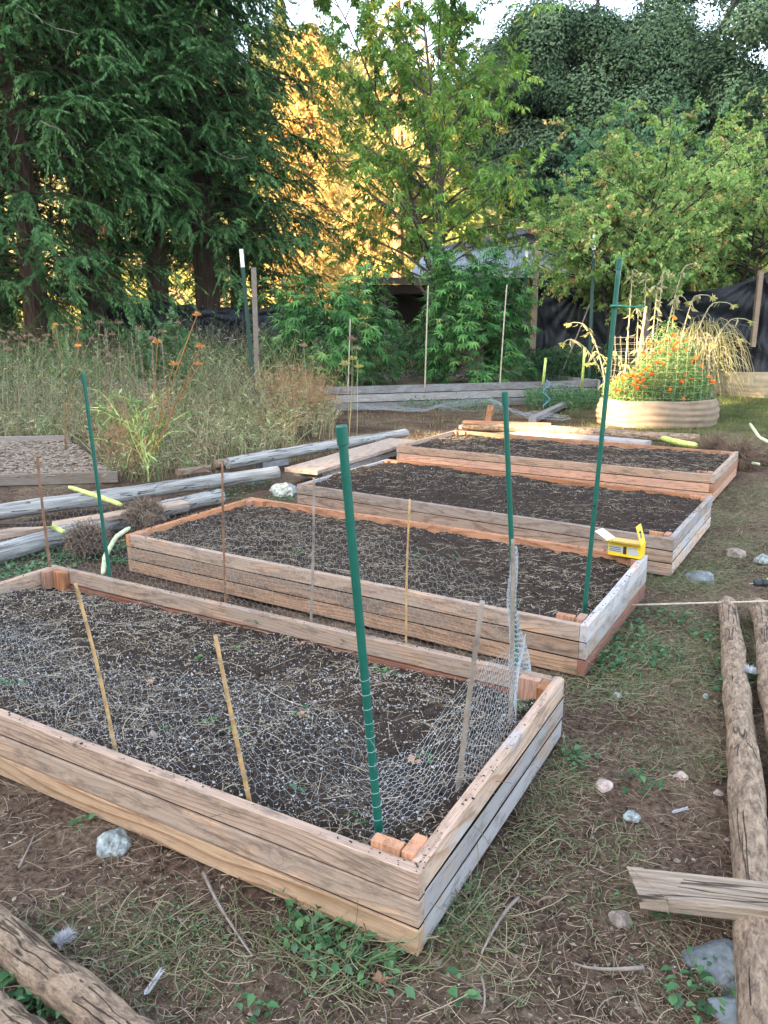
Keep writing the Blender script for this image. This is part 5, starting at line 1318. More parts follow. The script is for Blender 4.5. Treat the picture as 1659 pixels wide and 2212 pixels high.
broadleaf('lance_leaf_tree', pm, 11.8, 4.3, 'tall open green tree with hanging leaves in the middle of the picture', 61, .155, 'midleaf', nst=4, npr=112, ntw=15, nlf=32, z0=.15, vase=1.05, leafw=.27, fork=.2, trunk_r=.075,
          prof=lambda t: (.95 if t < .35 else max(.16, .95-(t-.35)*1.3)))
GR = 'small yellowing green trees on the right'
pr_ = atY(1345, 640, 17.6); pr_.z = float(gz(pr_.x, 17.6))
broadleaf('small_leaf_tree', pr_, 4.3, 2.2, 'small multi stemmed green tree reaching over the house roof', 62, .075, 'rightleaf', nst=4, npr=80, ntw=15, nlf=34, z0=.50, vase=.5, leafw=.62, fork=.16, trunk_r=.09, bark='darkbark', group=GR,
          prof=lambda t: .55+.6*math.sin(min(1, (t-.4)/.6)*3.0))
pr2 = atY(1440, 650, 20.5); pr2.z = float(gz(pr2.x, 20.5))
broadleaf('small_leaf_tree', pr2, 5.6, 2.9, 'green tree with orange tinted crown top at the right', 63, .085, 'rightleaf', nst=4, npr=90, ntw=16, nlf=34, z0=.46, vase=.6, leafw=.62, fork=.2, trunk_r=.11, bark='darkbark', group=GR,
          prof=lambda t: .45+.65*math.sin(min(1, (t-.36)/.64)*2.9))
pr3 = atY(1600, 650, 19.0); pr3.z = float(gz(pr3.x, 19.0))
broadleaf('small_leaf_tree', pr3, 4.5, 2.4, 'round green tree at the right edge above the tarp', 65, .08, 'rightleaf', nst=3, npr=60, ntw=15, nlf=34, z0=.52, vase=.5, leafw=.62, fork=.2, trunk_r=.08, bark='darkbark', group=GR,
          prof=lambda t: .5+.6*math.sin(min(1, (t-.42)/.58)*2.9))
pb_ = atY(1330, 650, 23.5); pb_.z = float(gz(pb_.x, 23.5))
broadleaf('pale_leaf_tree', pb_, 6.3, 2.7, 'bluish green tree with upright twigs rising behind the yellowing ones', 64, .10, 'rightleafback', nst=4, npr=80, ntw=12, nlf=26, z0=.35, vase=1.1, leafw=.55, fork=.25, trunk_r=.1, bark='darkbark',
          prof=lambda t: (1.1 if t < .7 else max(.3, 1.1-(t-.7)*2)))

def cedar(base, H, spread, label, seed, npr=150, ntw=20, nlf=58, low=.1, trunk_r=.32, dead=8, name='cedar_tree', mat='cedar', group='dark cedars on the left', leafL=.115, leafW=.03, bark='cedarbrown', skew=(0, 0), topless=1.0, drp=.55):
    g = np.random.default_rng(seed); root = empty(name, base, label, 'tree', group); lines = []
    tr = poly((0,0,0), (0, 0, 1), H, 14, g, .012); lines.append((tr, trunk_r, .03)); TW = []
    for k in range(npr):
        t = low + (1-low)*(k/npr)**1.12*topless; z = t*H; i = min(int(t*14), 13); p = tr[i] + (tr[i+1]-tr[i])*(t*14-i); a = k*2.399+g.normal(0, .4)
        L = spread*(1-t)**.62*g.uniform(.6, 1.15) + .4; d = (math.cos(a)+skew[0], math.sin(a)+skew[1], g.uniform(-.15, .25))
        br = poly(p, d, L, 9, g, .08, droop=drp, up=.5); lines.append((br, .008+.006*L, .004))
        for j in range(int(ntw*(.5+.5*L/spread)+1)):
            s = g.uniform(.2, 1)*9; i1 = min(int(s), 8); q = br[i1]*(1-(s-i1)) + br[i1+1]*(s-i1)
            dd = nrm((br[i1+1]-br[i1])[None])[0]*.8 + g.normal(0, .45, 3)*np.array([1, 1, .5]); TW.append(poly(q, dd, g.uniform(.4, 1.15), 5, g, .1, droop=.75))
    mb = MB(); P, r0, r1 = lines[0]
    n = 26; rings = 40; vs = []; fs = []
    for j in range(rings+1):
        t = j/rings; q = t*14; i = min(int(q), 13); c = P[i]+(P[i+1]-P[i])*(q-i); r = trunk_r*(1-t)**.8+.03 + trunk_r*.35*math.exp(-t*H/.5)
        for k in range(n):
            a = 2*math.pi*k/n; rr = r*(1 + .09*math.sin(k*2.4+seed) + .10*mnoise.noise(Vector((math.cos(a)*3, math.sin(a)*3, t*H*.9+seed)))); vs.append((c[0]+math.cos(a)*rr, c[1]+math.sin(a)*rr, c[2]))
    for j in range(rings):
        for k in range(n): fs.append((j*n+k, j*n+(k+1)%n, (j+1)*n+(k+1)%n, (j+1)*n+k))
    mb.add(vs, fs)
    for Q, a_, b_ in lines[1:]: mb.tube([Vector(p) for p in Q], list(np.linspace(a_, b_, len(Q))), 5, cap=False)
    mb.build('trunk', M[bark], root, smooth=True)
    TW = np.array(TW); m = len(TW)*nlf; ti = np.repeat(np.arange(len(TW)), nlf); s = g.uniform(.0, 1, m)*5; i0 = np.minimum(s.astype(int), 4); fr = (s-i0)[:, None]
    P = TW[ti, i0]*(1-fr)+TW[ti, i0+1]*fr; T = nrm(TW[ti, i0+1]-TW[ti, i0]); side = nrm(np.cross(T, rdir(len(TW), g)[ti]*.4+np.array([0, 0, 1.])))
    sg = np.where(g.random(m) < .5, 1, -1)[:, None]; D = T*.8 + side*sg*g.uniform(.2, .9, m)[:, None] + rdir(m, g)*.18; D[:, 2] -= .35
    V, Fc = leaves(P, D, rdir(m, g)*.5 + np.array([0, 0, 1.]), leafL*g.uniform(.6, 1.3, m), leafW*g.uniform(.7, 1.2, m), .5)
    tone = np.clip(.55*np.repeat(g.random(len(TW)), nlf)+.4*g.random(m), 0, 1); mesh_np('crown', V, Fc, M[mat], root, tone=tone)
    if dead:
        D_ = [poly(tr[int(g.uniform(.12, .6)*14)] + np.array([g.uniform(-2, 2), -g.uniform(1., spread), 0]), (g.normal(), g.normal()*.3, g.normal()*.4-.2), g.uniform(.5, 1.5), 7, g, .22) for _ in range(dead)]
        
        for q_ in D_:
            V, Fc = tubes(np.array([q_]), np.linspace(.008, .003, 8)[None], 4); mesh_np('dead_branch', V, Fc, M['deadtwig'], root)
    return root
def gb(px, Y): p = atY(px, 740, Y); return Vector((p.x, Y, float(gz(p.x, Y))))
cedar(gb(85, 18.5), 15, 3.5, 'dark cedar at the left edge with a half hidden trunk', 71, npr=220, low=.14, trunk_r=.27)
cedar(gb(212, 19.5), 19, 3.3, 'dark cedar whose thick ridged trunk stands before the left tarp', 72, npr=230, low=.27, trunk_r=.27)
cedar(gb(455, 22.0), 23, 3.5, 'fullest dark cedar with branches down to the tarp, next to the golden tree', 73, npr=430, low=.145, trunk_r=.30, dead=8)
cedar(gb(350, 21.0), 20, 3.0, 'dark cedar between the thick trunk and the fullest cedar', 76, npr=240, low=.26, trunk_r=.24, dead=6)
cedar(gb(-120, 21.0), 15, 3.4, 'dark cedar mostly cut off by the left edge', 74, npr=120, low=.1, trunk_r=.3, dead=0)
cedar(gb(20, 26), 18, 3.4, 'shaded cedar in the second row behind the left edge one', 171, npr=170, low=.07, trunk_r=.25, dead=0)
cedar(gb(345, 27.5), 19, 3.4, 'shaded cedar in the second row behind the left tarp', 172, npr=180, low=.16, trunk_r=.25, dead=0)
cedar(gb(520, 26.5), 19, 3.0, 'shaded cedar in the second row nearest the golden tree', 173, npr=190, low=.05, trunk_r=.25, dead=0)
cedar(gb(255, 25.5), 15, 2.2, 'cedar farther back with a reddish sunlit trunk', 75, npr=60, low=.45, trunk_r=.27, dead=0, bark='redbark')
# golden pines behind, in the sun
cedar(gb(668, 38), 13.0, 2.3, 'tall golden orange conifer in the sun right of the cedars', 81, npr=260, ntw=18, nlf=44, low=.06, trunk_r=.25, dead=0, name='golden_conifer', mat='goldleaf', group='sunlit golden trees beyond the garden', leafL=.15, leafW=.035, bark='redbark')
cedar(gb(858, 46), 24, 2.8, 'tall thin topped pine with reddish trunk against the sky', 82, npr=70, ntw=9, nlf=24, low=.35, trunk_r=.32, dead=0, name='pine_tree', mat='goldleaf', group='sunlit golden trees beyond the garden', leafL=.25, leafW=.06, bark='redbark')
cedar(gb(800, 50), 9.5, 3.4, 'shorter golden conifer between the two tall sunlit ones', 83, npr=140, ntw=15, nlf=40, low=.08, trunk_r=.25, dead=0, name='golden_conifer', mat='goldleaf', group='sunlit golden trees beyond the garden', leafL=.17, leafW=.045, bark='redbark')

def clumps(name, base, cs, label, seed, ncl, nl, leaf, mat, leafw=.6, r=(.65, 1.25), trunk=None, group=None, bark='darkbark', cat='tree', shellp=.75):
    """cs: list of ellipsoids (centre, radii) relative to the base"""
    g = np.random.default_rng(seed); root = empty(name, base, label, cat, group); P = []; Dv = []; T = []; NN = []
    for c, rd, wgt in cs:
        k = int(ncl*wgt); d = rdir(k, g); q = np.array(c) + d*np.array(rd)*(g.uniform(shellp, 1.05, k)**.8)[:, None]
        rr = g.uniform(*r, k)
        n = k*nl; ci = np.repeat(np.arange(k), nl); e = rdir(n, g); rad = g.random(n)**.22
        pos = q[ci] + e*(rr[ci]*rad)[:, None]*np.array([1, 1, .8]) ; nn = nrm(e + np.array([0, 0, .45]) + rdir(n, g)*.5); dd = rdir(n, g); P.append(pos); NN.append(nn); Dv.append(dd - nn*(dd*nn).sum(1, keepdims=True)); T.append(np.clip(.62*g.random(k)[ci] + .38*g.random(n), 0, 1))
    P = np.concatenate(P); Dv = np.concatenate(Dv); T = np.concatenate(T); n = len(P)
    V, Fc = leaves(P, Dv, np.concatenate(NN), leaf*g.uniform(.6, 1.3, n), leaf*leafw*g.uniform(.7, 1.2, n), .5, .1)
    mesh_np('crown', V, Fc, M[mat], root, tone=T)
    if trunk:
        lines = []
        for (p0, d, L, r0, r1) in trunk: lines.append((poly(p0, d, L, 8, g, .07), r0, r1))
        tree_mesh_trunk(root, lines, bark, 10)
    return root
GO = 'big grey green oaks at the back right'
def ob(px, Y): p = atY(px, 700, Y); return Vector((p.x, Y, float(gz(p.x, Y))))
oT = lambda lean=0: [((0,0,0), (lean,0,1), 7, .42, .22), ((lean*4,0,4), (.6,-.2,1), 6, .2, .06), ((lean*4,0,4), (-.6,-.1,1), 6, .2, .06), ((lean*5,0,5), (.1,-.5,1), 7, .2, .05), ((lean*3,0,3.2), (.9,.2,.7), 5, .16, .05), ((lean*3,0,3.4), (-.9,.2,.7), 5, .16, .05)]
clumps('oak_tree', ob(1195, 32), [((0,0,7.6), (4.1,3.2,3.5), 1), ((-.6,-.6,9.2), (2.6,2.2,1.5), .4), ((.8,-1,5.6), (3.8,2.4,1.7), .4)], 'rounded grey green oak behind the middle tree, with sky to its right', 91, 100, 900, .135, 'oak', trunk=oT(), group=GO)
clumps('oak_tree', ob(1610, 34), [((0,0,10.0), (5.6,4,4.6), 1), ((.6,-.6,15.0), (3.8,3,3.0), .55), ((-3.2,-1,7.0), (2.8,2.2,2.0), .3), ((3,-1,6.5), (3.0,2.2,1.8), .3)], 'largest dark oak filling the upper right', 92, 130, 900, .135, 'oak', trunk=oT(-.1), group=GO)
clumps('oak_tree', ob(1345, 30), [((0,0,7.0), (2.8,2.2,3.0), 1), ((.9,0,8.6), (1.8,1.6,1.6), .35)], 'lighter oak between the two big ones', 93, 75, 850, .135, 'oak', trunk=oT(.1), group=GO)
clumps('oak_tree', ob(1740, 27), [((0,0,8.2), (3.4,3,5.0), 1), ((-.6,-.6,5.0), (3.2,2,1.8), .4)], 'dark oak at the right edge with a thick black trunk', 94, 95, 850, .135, 'oak', trunk=[((-1.6,-.5,0), (.1,0,1), 8, .4, .25), ((0,0,3), (.6,0,1), 6, .2, .05)], group=GO)
clumps('oak_tree', ob(1470, 46), [((0,0,9), (4.5,3,4.5), 1)], 'dim oak far back between the others', 95, 60, 420, .2, 'oak', trunk=oT(), group=GO)

# sunlit shrubs far behind
GS = 'sunlit golden shrubs seen through gaps'
sh = [(640,46,3.6,2.6,'below the golden conifer'),(745,44,3.4,2.8,'right of the golden conifer foot'),(560,47,3.0,2.6,'behind the cedar branches'),(380,44,4.0,2.6,'behind the left tarp'),(250,46,3.5,3.4,'behind the reddish trunk'),(120,45,3.8,2.4,'behind the left cedar trunks'),(-20,46,4,2.6,'at the far left edge'),
      (860,48,4.2,3.4,'behind the middle tree'),(980,50,4.2,3.6,'left of the house roof'),(1060,52,4,4.2,'above the house roof'),(1290,50,4.5,2.4,'behind the small trees'),(1430,48,5,2.6,'between the right stems'),(1600,42,3.6,3.0,'beside the thick black trunk'),(1700,44,4,3.6,'at the far right edge'),(1510,46,3.6,2.8,'behind the leaning oak trunk')]
for k, (px, Y, w, h, lb_) in enumerate(sh):
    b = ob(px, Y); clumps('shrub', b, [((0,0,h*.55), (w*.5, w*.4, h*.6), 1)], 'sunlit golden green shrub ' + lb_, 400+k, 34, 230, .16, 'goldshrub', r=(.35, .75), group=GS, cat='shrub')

# hillside conifers: a few prototypes, copied one by one
protos = []
for k in range(4):
    g = np.random.default_rng(500+k); n = 3000; t = g.random(n)**.75; a = g.uniform(0, 6.283, n); lob = 1 + .3*np.sin(t*40+np.sin(a*3)); r = (1-t)**.8*2.2*lob*g.uniform(.35, 1, n)
    P = np.stack([np.cos(a)*r, np.sin(a)*r, 1.2+t*10], -1); D = np.stack([np.cos(a), np.sin(a), np.full(n, -.15)], -1) + rdir(n, g)*.5
    V, Fc = leaves(P, D, rdir(n, g)*.6 + np.array([0, 0, 1.]), g.uniform(.4, .95, n), g.uniform(.18, .34, n), .5)
    r_ = empty('hillside_conifer', (0, 0, -500), 'yellow green sunlit conifer on the far hillside', 'tree', 'sunlit conifers on the far hillside')
    mesh_np('crown', V, Fc, M['hillconifer'], r_, tone=np.clip(.5*g.random()+.5*g.random(n), 0, 1)); mb = MB(); mb.tube([(0,0,-1),(0,0,9)], [.28,.05], 6, cap=False); mb.build('trunk', M['redbark'], r_, smooth=True)
    protos.append(r_)
g = np.random.default_rng(77); cnt = 0; used = [False]*4
def copy_tree(o, parent=None):
    c = o.copy(); col.objects.link(c); c.parent = parent
    for ch in list(o.children): copy_tree(ch, c)
    return c
while cnt < 230:
    Y = g.uniform(58, 150); px = g.uniform(-60, 1720) if cnt % 3 else g.uniform(560, 960); X = (px-829.5)/F0*Y*1.03; Z = float(hillz(X, Y)); k = int(g.integers(4))
    o = protos[k] if not used[k] else copy_tree(protos[k]); used[k] = True
    o.location = (X, Y, Z-.5); s = g.uniform(.55, 1.15); o.scale = (s*g.uniform(.8, 1.2), s, s*g.uniform(.85, 1.25)); o.rotation_euler = (0, 0, g.uniform(0, 6.28)); cnt += 1

# ------------------------------------------------------------ tall weeds on the left, thicket, lawn
def weed_field(name, lab, rects, mat, seed, w=(.003, .008), H=(.5, 1.2), cat='weeds', lean=.35, leafy=True, k=5):
    g = np.random.default_rng(seed); P = []; T = []
    for (x0, y0, x1, y1, n, hm, t0, t1) in rects:      # pixel box on the ground plane
        px = g.uniform(x0, x1, n); ia, ib = y0, y1; py = g.uniform(ia, ib, n); pts = np.array([at(a, b_, 0)[:] for a, b_ in zip(px, py)]); pts[:, 2] = gz(pts[:, 0], pts[:, 1])
        ok = ~bedmask(pts[:, 0], pts[:, 1], .05); pts = pts[ok]; n = len(pts); h = hm*g.uniform(*H, n)*(.75+.6*(fbm(pts[:, 0]*.8, pts[:, 1]*.8, 3)+.5))
        nz = fbm(pts[:, 0]*1.3+seed*2, pts[:, 1]*1.3, 3)+.5; kp = g.random(n) < np.clip(2.4*(nz-.25), .04, 1); pts = pts[kp]; h = h[kp]*(.45+1.15*nz[kp]); n = len(pts)
        d = g.normal(0, lean, (n, 2)); P1 = pts + np.stack([d[:, 0]*h*.2, d[:, 1]*h*.2, h*.6], -1); P2 = pts + np.stack([d[:, 0]*h, d[:, 1]*h, h*g.uniform(.75, 1.05, n)], -1)
        P.append(bez(pts, P1, P2, k)); cl = fbm(pts[:, 0]*1.2+seed, pts[:, 1]*1.2, 3)+.5; T.append(np.clip(t0 + (t1-t0)*(cl*.7 + g.normal(0, .3, n)*.8 + .1), 0, 1))
    P = np.concatenate(P); T = np.concatenate(T); V, Fc = ribbons(P, g.uniform(*w, len(P)), g); vf = [(V, Fc)]; TT = [np.repeat(T, k-1)]
    if leafy:
        n = len(P)*3; i = np.repeat(np.arange(len(P)), 3); s = g.uniform(.25, .95, n)*(k-1); i0 = s.astype(int); f_ = (s-i0)[:, None]; C = P[i, i0]*(1-f_)+P[i, i0+1]*f_
        D = rdir(n, g); D[:, 2] = D[:, 2]*.5+.35; vf.append(leaves(C, D, rdir(n, g), g.uniform(.04, .15, n), g.uniform(.006, .022, n))); TT.append(np.clip(T[i]+g.normal(0, .2, n), 0, 1))
    V, Fc = cat2(*vf); o = mesh_np(name, V, Fc, M[mat], tone=np.concatenate(TT)); return tag(o, lab, cat, kind='stuff')
weed_field('tall_weeds', 'tall mixed green and brown weeds filling the left of the garden', [(-80,830,700,860,3000,1.3,0,1),(-80,860,680,900,2900,1.2,0,1),(-80,900,640,945,2500,1.0,0,1),(-60,945,200,965,600,.45,0,1),(200,940,640,1000,2200,.5,0,1),(560,900,720,950,900,.5,0,1),
            (-80,800,700,832,3200,1.05,0,1),(700,800,900,832,500,.8,0,1),(240,1000,470,1040,420,.28,.2,1)], 'weeds', 201, w=(.004, .012))
weed_field('long_grass', 'tufts of long pale green and straw grass blades among the left weeds', [(-80,850,600,960,1500,.95,.4,1.1),(200,900,640,1010,500,.6,.4,1.1),(-80,815,650,850,900,1.2,.4,1.1)], 'weeds', 207, w=(.009, .020), lean=.55, leafy=False, k=6)
weed_field('rusty_grass', 'rust coloured dry grass at the left end of the old grey bed', [(590,885,715,925,1500,.85,0,1),(520,925,640,965,300,.4,0,1),(230,965,330,1035,380,.75,0,1)], 'rustweeds', 202, w=(.003, .007))
weed_field('undergrowth', 'green undergrowth below the cedars and along the tarps', [(-100,762,900,800,3200,.8,.0,.95),(1100,775,1400,812,1500,.95,.6,1),(1230,835,1320,900,300,.3,.5,1)], 'shrubleaf', 203, w=(.006, .014))
# leafy thicket patches
def thicket(name, boxes, lab, mat, seed, leaf=.07, cat='undergrowth'):
    g = np.random.default_rng(seed); P = []; T = []
    for (x0, x1, Y0, Y1, h, n) in boxes:
        Y = g.uniform(Y0, Y1, n); px = g.uniform(x0, x1, n); X = (px-829.5)/F0*Y*1.0; hh = h*(.45+1.1*(fbm(X*.9+seed, Y*.9, 3)+.5)); z = gz(X, Y) + hh*g.random(n)**.7; P.append(np.stack([X, Y, z], -1)); T.append(np.clip(fbm(X*2, z*3)+.5+g.normal(0, .2, n), 0, 1))
    P = np.concatenate(P); T = np.concatenate(T); n = len(P); D = rdir(n, g); D[:, 2] -= .3
    V, Fc = leaves(P, D, rdir(n, g)+np.array([0, -.3, .7]), leaf*g.uniform(.6, 1.3, n), leaf*.6*g.uniform(.7, 1.2, n)); o = mesh_np(name, V, Fc, M[mat], tone=T); return tag(o, lab, cat, kind='stuff')
thicket('bramble_thicket', [(1130,1360,17.2,19,.85,8000),(840,930,18,20,1.2,2500),(560,640,18,19.5,.8,1500)], 'green brambles growing beside the leafy bushes', 'shrubleaf', 211)
thicket('bramble_thicket', [(-60,230,14,18,.95,8000),(205,405,15.5,19,.3,2000),(405,620,15.5,21,1.0,7500),(-80,120,18,21,1.6,3500)], 'green brambles under the dark cedars', 'shrubleaf', 212)
thicket('hedge_growth', [(1350,1760,20.5,24,1.5,6000),(1500,1760,19.2,21,1.1,3000)], 'leafy growth behind the right tarp fence', 'rightleafback', 213, .09)
thicket('low_plants', [(1130,1290,14.9,17,.42,4200),(860,1100,14.5,16.5,.2,1200)], 'bluish green low plants inside the old grey bed', 'weedleaf', 214, .05)
# lawn to the right and between the beds and the planters
g = np.random.default_rng(221); n = 26000; Y = g.uniform(9.3, 19, n); X = g.uniform(-1.5, 9.5, n); k = ~bedmask(X, Y, .05); k &= ((X-pc.x)/.95)**2 + ((Y-pc.y)/.75)**2 > 1; k &= ((X-p2.x)/1.6)**2+((Y-p2.y)/1.2)**2 > 1
X, Y = X[k], Y[k]; dn = fbm(X*.9, Y*.9, 3)+.5; kk = g.random(len(X)) < (.35+dn)*np.where((X < 4.0) & (Y > 11.2), .22, 1); X, Y = X[kk], Y[kk]; n = len(X); C = np.stack([X, Y, gz(X, Y)], -1)
h = g.uniform(.03, .085, n); d = g.normal(0, .5, (n, 2)); P = bez(C, C+np.stack([d[:, 0]*h*.3, d[:, 1]*h*.3, h*.7], -1), C+np.stack([d[:, 0]*h, d[:, 1]*h, h], -1), 4)
V, Fc = ribbons(P, g.uniform(.006, .013, n), g); o = mesh_np('lawn_grass', V, Fc, M['lawn'], tone=np.repeat(np.clip(dn[kk]*.6+g.random(n)*.5-.1 + .45*(X < 3.2), 0, 1), 3)); tag(o, 'short patchy lawn round the planters and the old bed', 'grass', kind='stuff')

# ------------------------------------------------------------ named dried plants on the left
def head(root, c, r, mat, g, name='flower_head', n=70, flat=.5):
    D = rdir(n, g); D[:, 2] = np.abs(D[:, 2])*flat + .25; V, Fc = leaves(np.repeat(np.array(c)[None], n, 0), D, rdir(n, g), r*g.uniform(.7, 1.15, n), r*.12, .8); mesh_np(name, V, Fc, M[mat], root, tone=g.random(n))
def dried(name, base, tops_, r, hr_, mat, hmat, lab, seed, grp=None, cat='dried flower', bow=.1):
    g = np.random.default_rng(seed); root = empty(name, base, lab, cat, grp)
    for (tx, ty, Y) in tops_:
        t = atY(tx, ty, Y) - root.location; m = t*.5 + Vector((g.normal(0, bow)*.5, 0, bow)); pts = [m*s if 0 else Vector((0,0,0)).lerp(m, s).lerp(m.lerp(t, s), s) for s in np.linspace(0, 1, 10)]
        mb = MB(); mb.tube(pts, list(np.linspace(r, r*.5, 10)), 6); o = mb.build('stem', M[mat], root, smooth=True)
        me = o.data
        a = me.attributes.new('tone', 'FLOAT', 'FACE'); a.data.foreach_set('value', np.full(len(me.polygons), g.random(), dtype=np.float32))
        head(root, t[:], hr_*g.uniform(.8, 1.15), hmat, g)
dried('dried_allium', at(318, 1025, .0), [(425,683,6.9),(432,752,6.8),(430,790,6.75),(340,742,6.9),(375,790,6.8)], .006, .055, 'orangeplant', 'orangeplant', 'leaning orange dried flower stalks, tallest plant among the left weeds', 231, bow=.12)
dried('dried_allium', at(140, 985, .0), [(169,820-70,8.5),(120,703,8.6),(170,712,8.7)], .005, .045, 'rustweeds', 'orangeplant', 'smaller orange dried flower stalks left of the tall plastic stake', 232, bow=.1)
UM = [(25,722),(40,735),(62,728),(78,738),(92,745),(48,748),(15,760),(100,728),(140,705),(215,700),(243,725),(256,700),(300,712),(262,760),(200,735),(760,745-10),(770,757),(656,690+60),(8,742),(110,760),(330,735),(350,720),(232,775),(385,700),(182,765)]
for k, (px, py) in enumerate(UM):
    Y = 11.0 + (k % 5)*.5; b = atY(px + (k % 3-1)*8, 850, Y); b.z = float(gz(b.x, Y)); dried('dried_umbel', b, [(px, py, Y)], .004, .07, 'weeds', 'umbel', 'brown flat topped seed head on a thin stalk among the left weeds', 240+k, 'brown umbels among the left weeds')
for k, (px, py, px1) in enumerate([(283,717,300),(300,745,315),(328,740,328),(350,735,352),(228,708,240),(310,820,320)]):
    Y = 12; b = atY(px1+6, 860, Y); b.z = float(gz(b.x, Y)); g = np.random.default_rng(280+k); root = empty('dried_spike', b, 'thin brown dock like spike rising before the left tarp', 'dried plant', 'thin brown spikes before the left tarp'); t = atY(px, py, Y) - b
    mb = MB(); mb.tube([t*s for s in np.linspace(0, 1, 8)], [.005]*8, 5); mb.build('stem', M['deadtwig'], root); n = 60; s = g.uniform(.55, 1, n)[:, None]; V, Fc = leaves(np.array(t[:])*s, rdir(n, g), rdir(n, g), .03, .015); mesh_np('seeds', V, Fc, M['umbel'], root, tone=g.random(n))
# broadleaved saplings
for k, (px, py, Y, h, lb_) in enumerate([(370, 800, 13.5, 1.55, 'leafy green sapling before the left tarp'), (340, 800, 13.8, 1.35, 'slim green sapling left of the other sapling')]):
    b = atY(px, py, Y); b.z = float(gz(b.x, Y)); broadleaf('sapling', b, h, .35, lb_, 290+k, .085, 'shrubleaf', nst=2, npr=16, ntw=5, nlf=8, z0=.3, vase=1.4, leafw=.75, fork=.2, trunk_r=.012, droopy=.2, cat='sapling', toneb=(.5, 1), brs=.3, bark='stemgreen')
b = atY(752, 835, 12.5); b.z = 0; dried('dried_goldenrod', b, [(762,668+110,12.5),(745,790,12.5),(775,795,12.5)], .006, .10, 'sunleaf', 'seedhead', 'straw coloured feathery dried plant before the left leafy bush', 297)
b = at(320, 1040, 0); g = np.random.default_rng(299)
broadleaf('leafy_weed', b, .8, .38, 'tall lime green weed with yellow leaves by the silver poles', 298, .10, 'weeds', nst=3, npr=18, ntw=3, nlf=6, z0=.2, vase=1.0, leafw=.3, fork=.1, trunk_r=.005, droopy=.1, cat='weed', toneb=(.62, .9), bark='stalk', brs=.4)

# wire strand between stakes at left (square mesh of old fence)
W = []
for z in np.arange(.06, .9, .1):
    pts = [np.array(at(px, 1000, 0)[:]) + np.array([0, 1.4, z]) for px in np.linspace(-120, 330, 24)]; W.append(np.array(pts))
U = [np.array([np.array(at(px, 1000, 0)[:]) + np.array([0, 1.4, z]) for z in np.linspace(.02, .9, 24)]) for px in np.linspace(-120, 330, 60)]
V, Fc = cat2(tubes(np.array(W), .0006), tubes(np.array(U), .0006)); o = mesh_np('wire_fence', V, Fc, M['wire']); tag(o, 'low square mesh wire fence in front of the left weeds', 'wire fence')

# ------------------------------------------------------------ unseen screen added behind the camera: shades the garden from the low sun
EL, SD = R(19.0), Vector((.75, .66, 0)).normalized()          # direction the light travels (horizontal)
SV = Vector((SD.y, -SD.x, 0))                                  # lateral axis
TL = 62.0
def need(s):                      # shadow height wanted at a 20 m reference distance
    if s < -29: return 0.5
    if s < -27: return .5 + (s+29)/2*21.5
    if s < -20: return 24.0
    if s < -6: return 27.0
    if s < 0: return 15.0
    return 9.0
beams = []  # holes cut in the added screen so sun patches reach chosen spots
def beam(p, r): s = p.dot(SV); k = p.dot(SD); beams.append((s, p.z + (k + TL)*math.tan(EL), r))
beam(Vector((pc.x-.8, pc.y-.5, .28)), .30); beam(Vector((pc.x-.55, pc.y-.3, .95)), .27); beam(Vector((pc.x-.0, pc.y, 1.4)), .14)
beam(Vector((p2.x-.75, p2.y-1.1, .25)), .5); beam(Vector((p2.x-.1, p2.y-1.1, .25)), .5); beam(Vector((p2.x-1.4, p2.y-1.6, 0)), .4)
beam(Vector((5.6, 13.9, 1.4)), .2); beam(Vector((5.0, 14.0, 2.2)), .2)
q = at(1060, 950, .27); beam(Vector((q.x, q.y+.1, .3)), .13); q = at(1180, 900, .1); beam(Vector((q.x, q.y, .12)), .2)
ns, nh = 420, 300; ss = np.linspace(-95, 75, ns); hs = np.linspace(0, 52, nh); Sg, Hg = np.meshgrid(ss, hs)
lim = np.array([need(s) for s in ss]) + (8+TL)*math.tan(EL) ; lim = lim + 1.6*fbm(ss*.5, ss*0+3, 4)*(ss > -17)
keep = Hg < lim[None]
for (s, h, r) in beams: keep &= ((Sg-s)**2 + (Hg-h)**2) > r*r
kc = keep[:-1, :-1] & keep[1:, :-1] & keep[:-1, 1:] & keep[1:, 1:]
def screen_layer(off):
    bump = 1.2*fbm(Sg*.3, Hg*.3, 4); B = SV; X = B.x*Sg - SD.x*(TL+off+bump); Y = B.y*Sg - SD.y*(TL+off+bump); return np.stack([X, Y, Hg-1], -1).reshape(-1, 3)
i = np.arange(ns*nh).reshape(nh, ns); Fq = np.stack([i[:-1, :-1], i[:-1, 1:], i[1:, 1:], i[1:, :-1]], -1)[kc]
o = mesh_np('shade_screen', screen_layer(0), Fq, M['oak'], tone=np.full(len(Fq), .4)); m = o.modifiers.new('s', 'SOLIDIFY'); m.thickness = .35
tag(o, 'unseen dark screen added behind the camera to shade the garden', 'light blocker', kind='stuff')

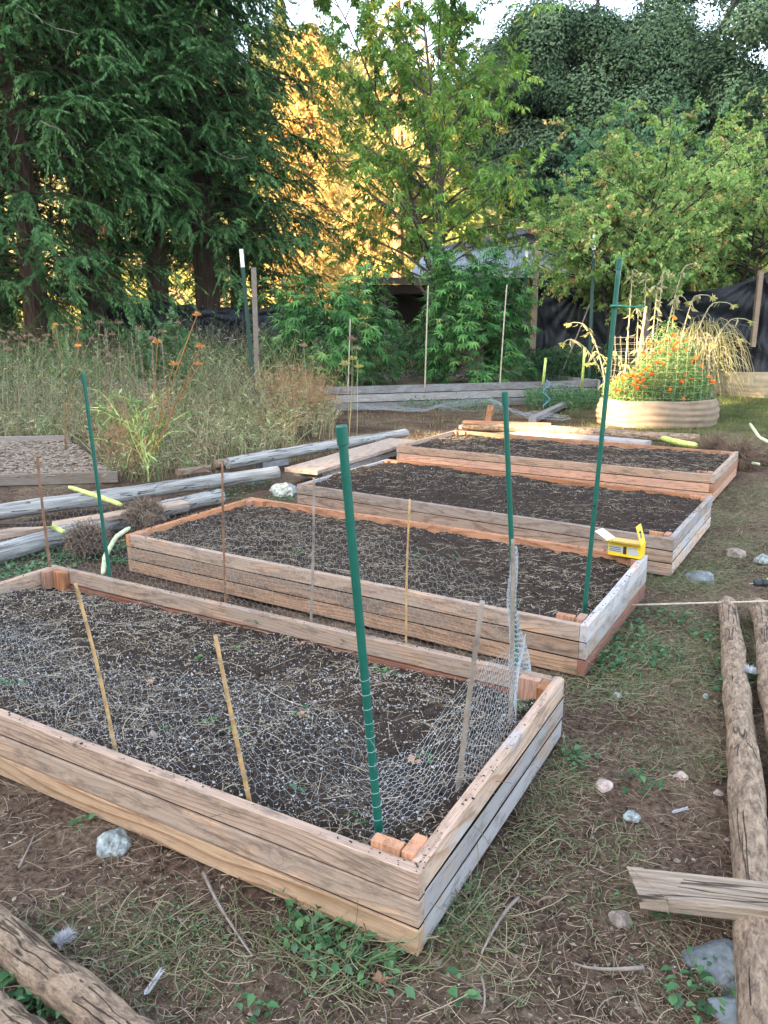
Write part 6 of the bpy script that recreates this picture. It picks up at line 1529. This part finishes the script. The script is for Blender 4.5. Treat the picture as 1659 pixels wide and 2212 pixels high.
# ------------------------------------------------------------ air
mb = MB(); mb.box((-265, -125, -8), (265, 405, 110)); hm, ht = nt('haze_air'); pv = ht.nodes.new('ShaderNodeVolumePrincipled')
pv.inputs['Density'].default_value = .00018; pv.inputs['Color'].default_value = (.86, .92, 1, 1); ho = ht.nodes.new('ShaderNodeOutputMaterial'); ht.links.new(pv.outputs[0], ho.inputs['Volume'])
o = mb.build('haze', hm); tag(o, 'thin bluish evening air over the garden and hillside', 'haze', kind='stuff')

# ------------------------------------------------------------ light and view
w = bpy.data.worlds.new('World'); sc.world = w; w.use_nodes = True; t = w.node_tree; t.nodes.clear()
sky = t.nodes.new('ShaderNodeTexSky'); sky.sky_type = 'NISHITA'; sky.sun_disc = False; sky.sun_elevation = EL
sun_dir = -SD; sky.sun_rotation = math.atan2(sun_dir.x, sun_dir.y) % (2*math.pi)
sky.air_density = 1.0; sky.dust_density = 2.2; sky.ozone_density = 1.0
hsv = t.nodes.new('ShaderNodeHueSaturation'); hsv.inputs['Saturation'].default_value = .68; t.links.new(sky.outputs[0], hsv.inputs['Color'])
bg = t.nodes.new('ShaderNodeBackground'); bg.inputs[1].default_value = .14; t.links.new(hsv.outputs[0], bg.inputs[0])
o = t.nodes.new('ShaderNodeOutputWorld'); t.links.new(bg.outputs[0], o.inputs[0])
ld = bpy.data.lights.new('sun', 'SUN'); ld.energy = 5.0; ld.angle = R(.53); ld.color = (1, .77, .48)
so = bpy.data.objects.new('sun', ld); col.objects.link(so)
vec = Vector((SD.x*math.cos(EL), SD.y*math.cos(EL), -math.sin(EL))); so.rotation_euler = vec.to_track_quat('-Z', 'Y').to_euler()
sc.view_settings.view_transform = 'Standard'; sc.view_settings.look = 'None'; sc.view_settings.gamma = 1; sc.view_settings.use_curve_mapping = False
sc.view_settings.exposure = 3.05
sc.render.engine = 'CYCLES'; sc.cycles.use_denoising = True
sc.cycles.max_bounces = 6; sc.cycles.diffuse_bounces = 3; sc.cycles.glossy_bounces = 2; sc.cycles.transmission_bounces = 3; sc.cycles.transparent_max_bounces = 6
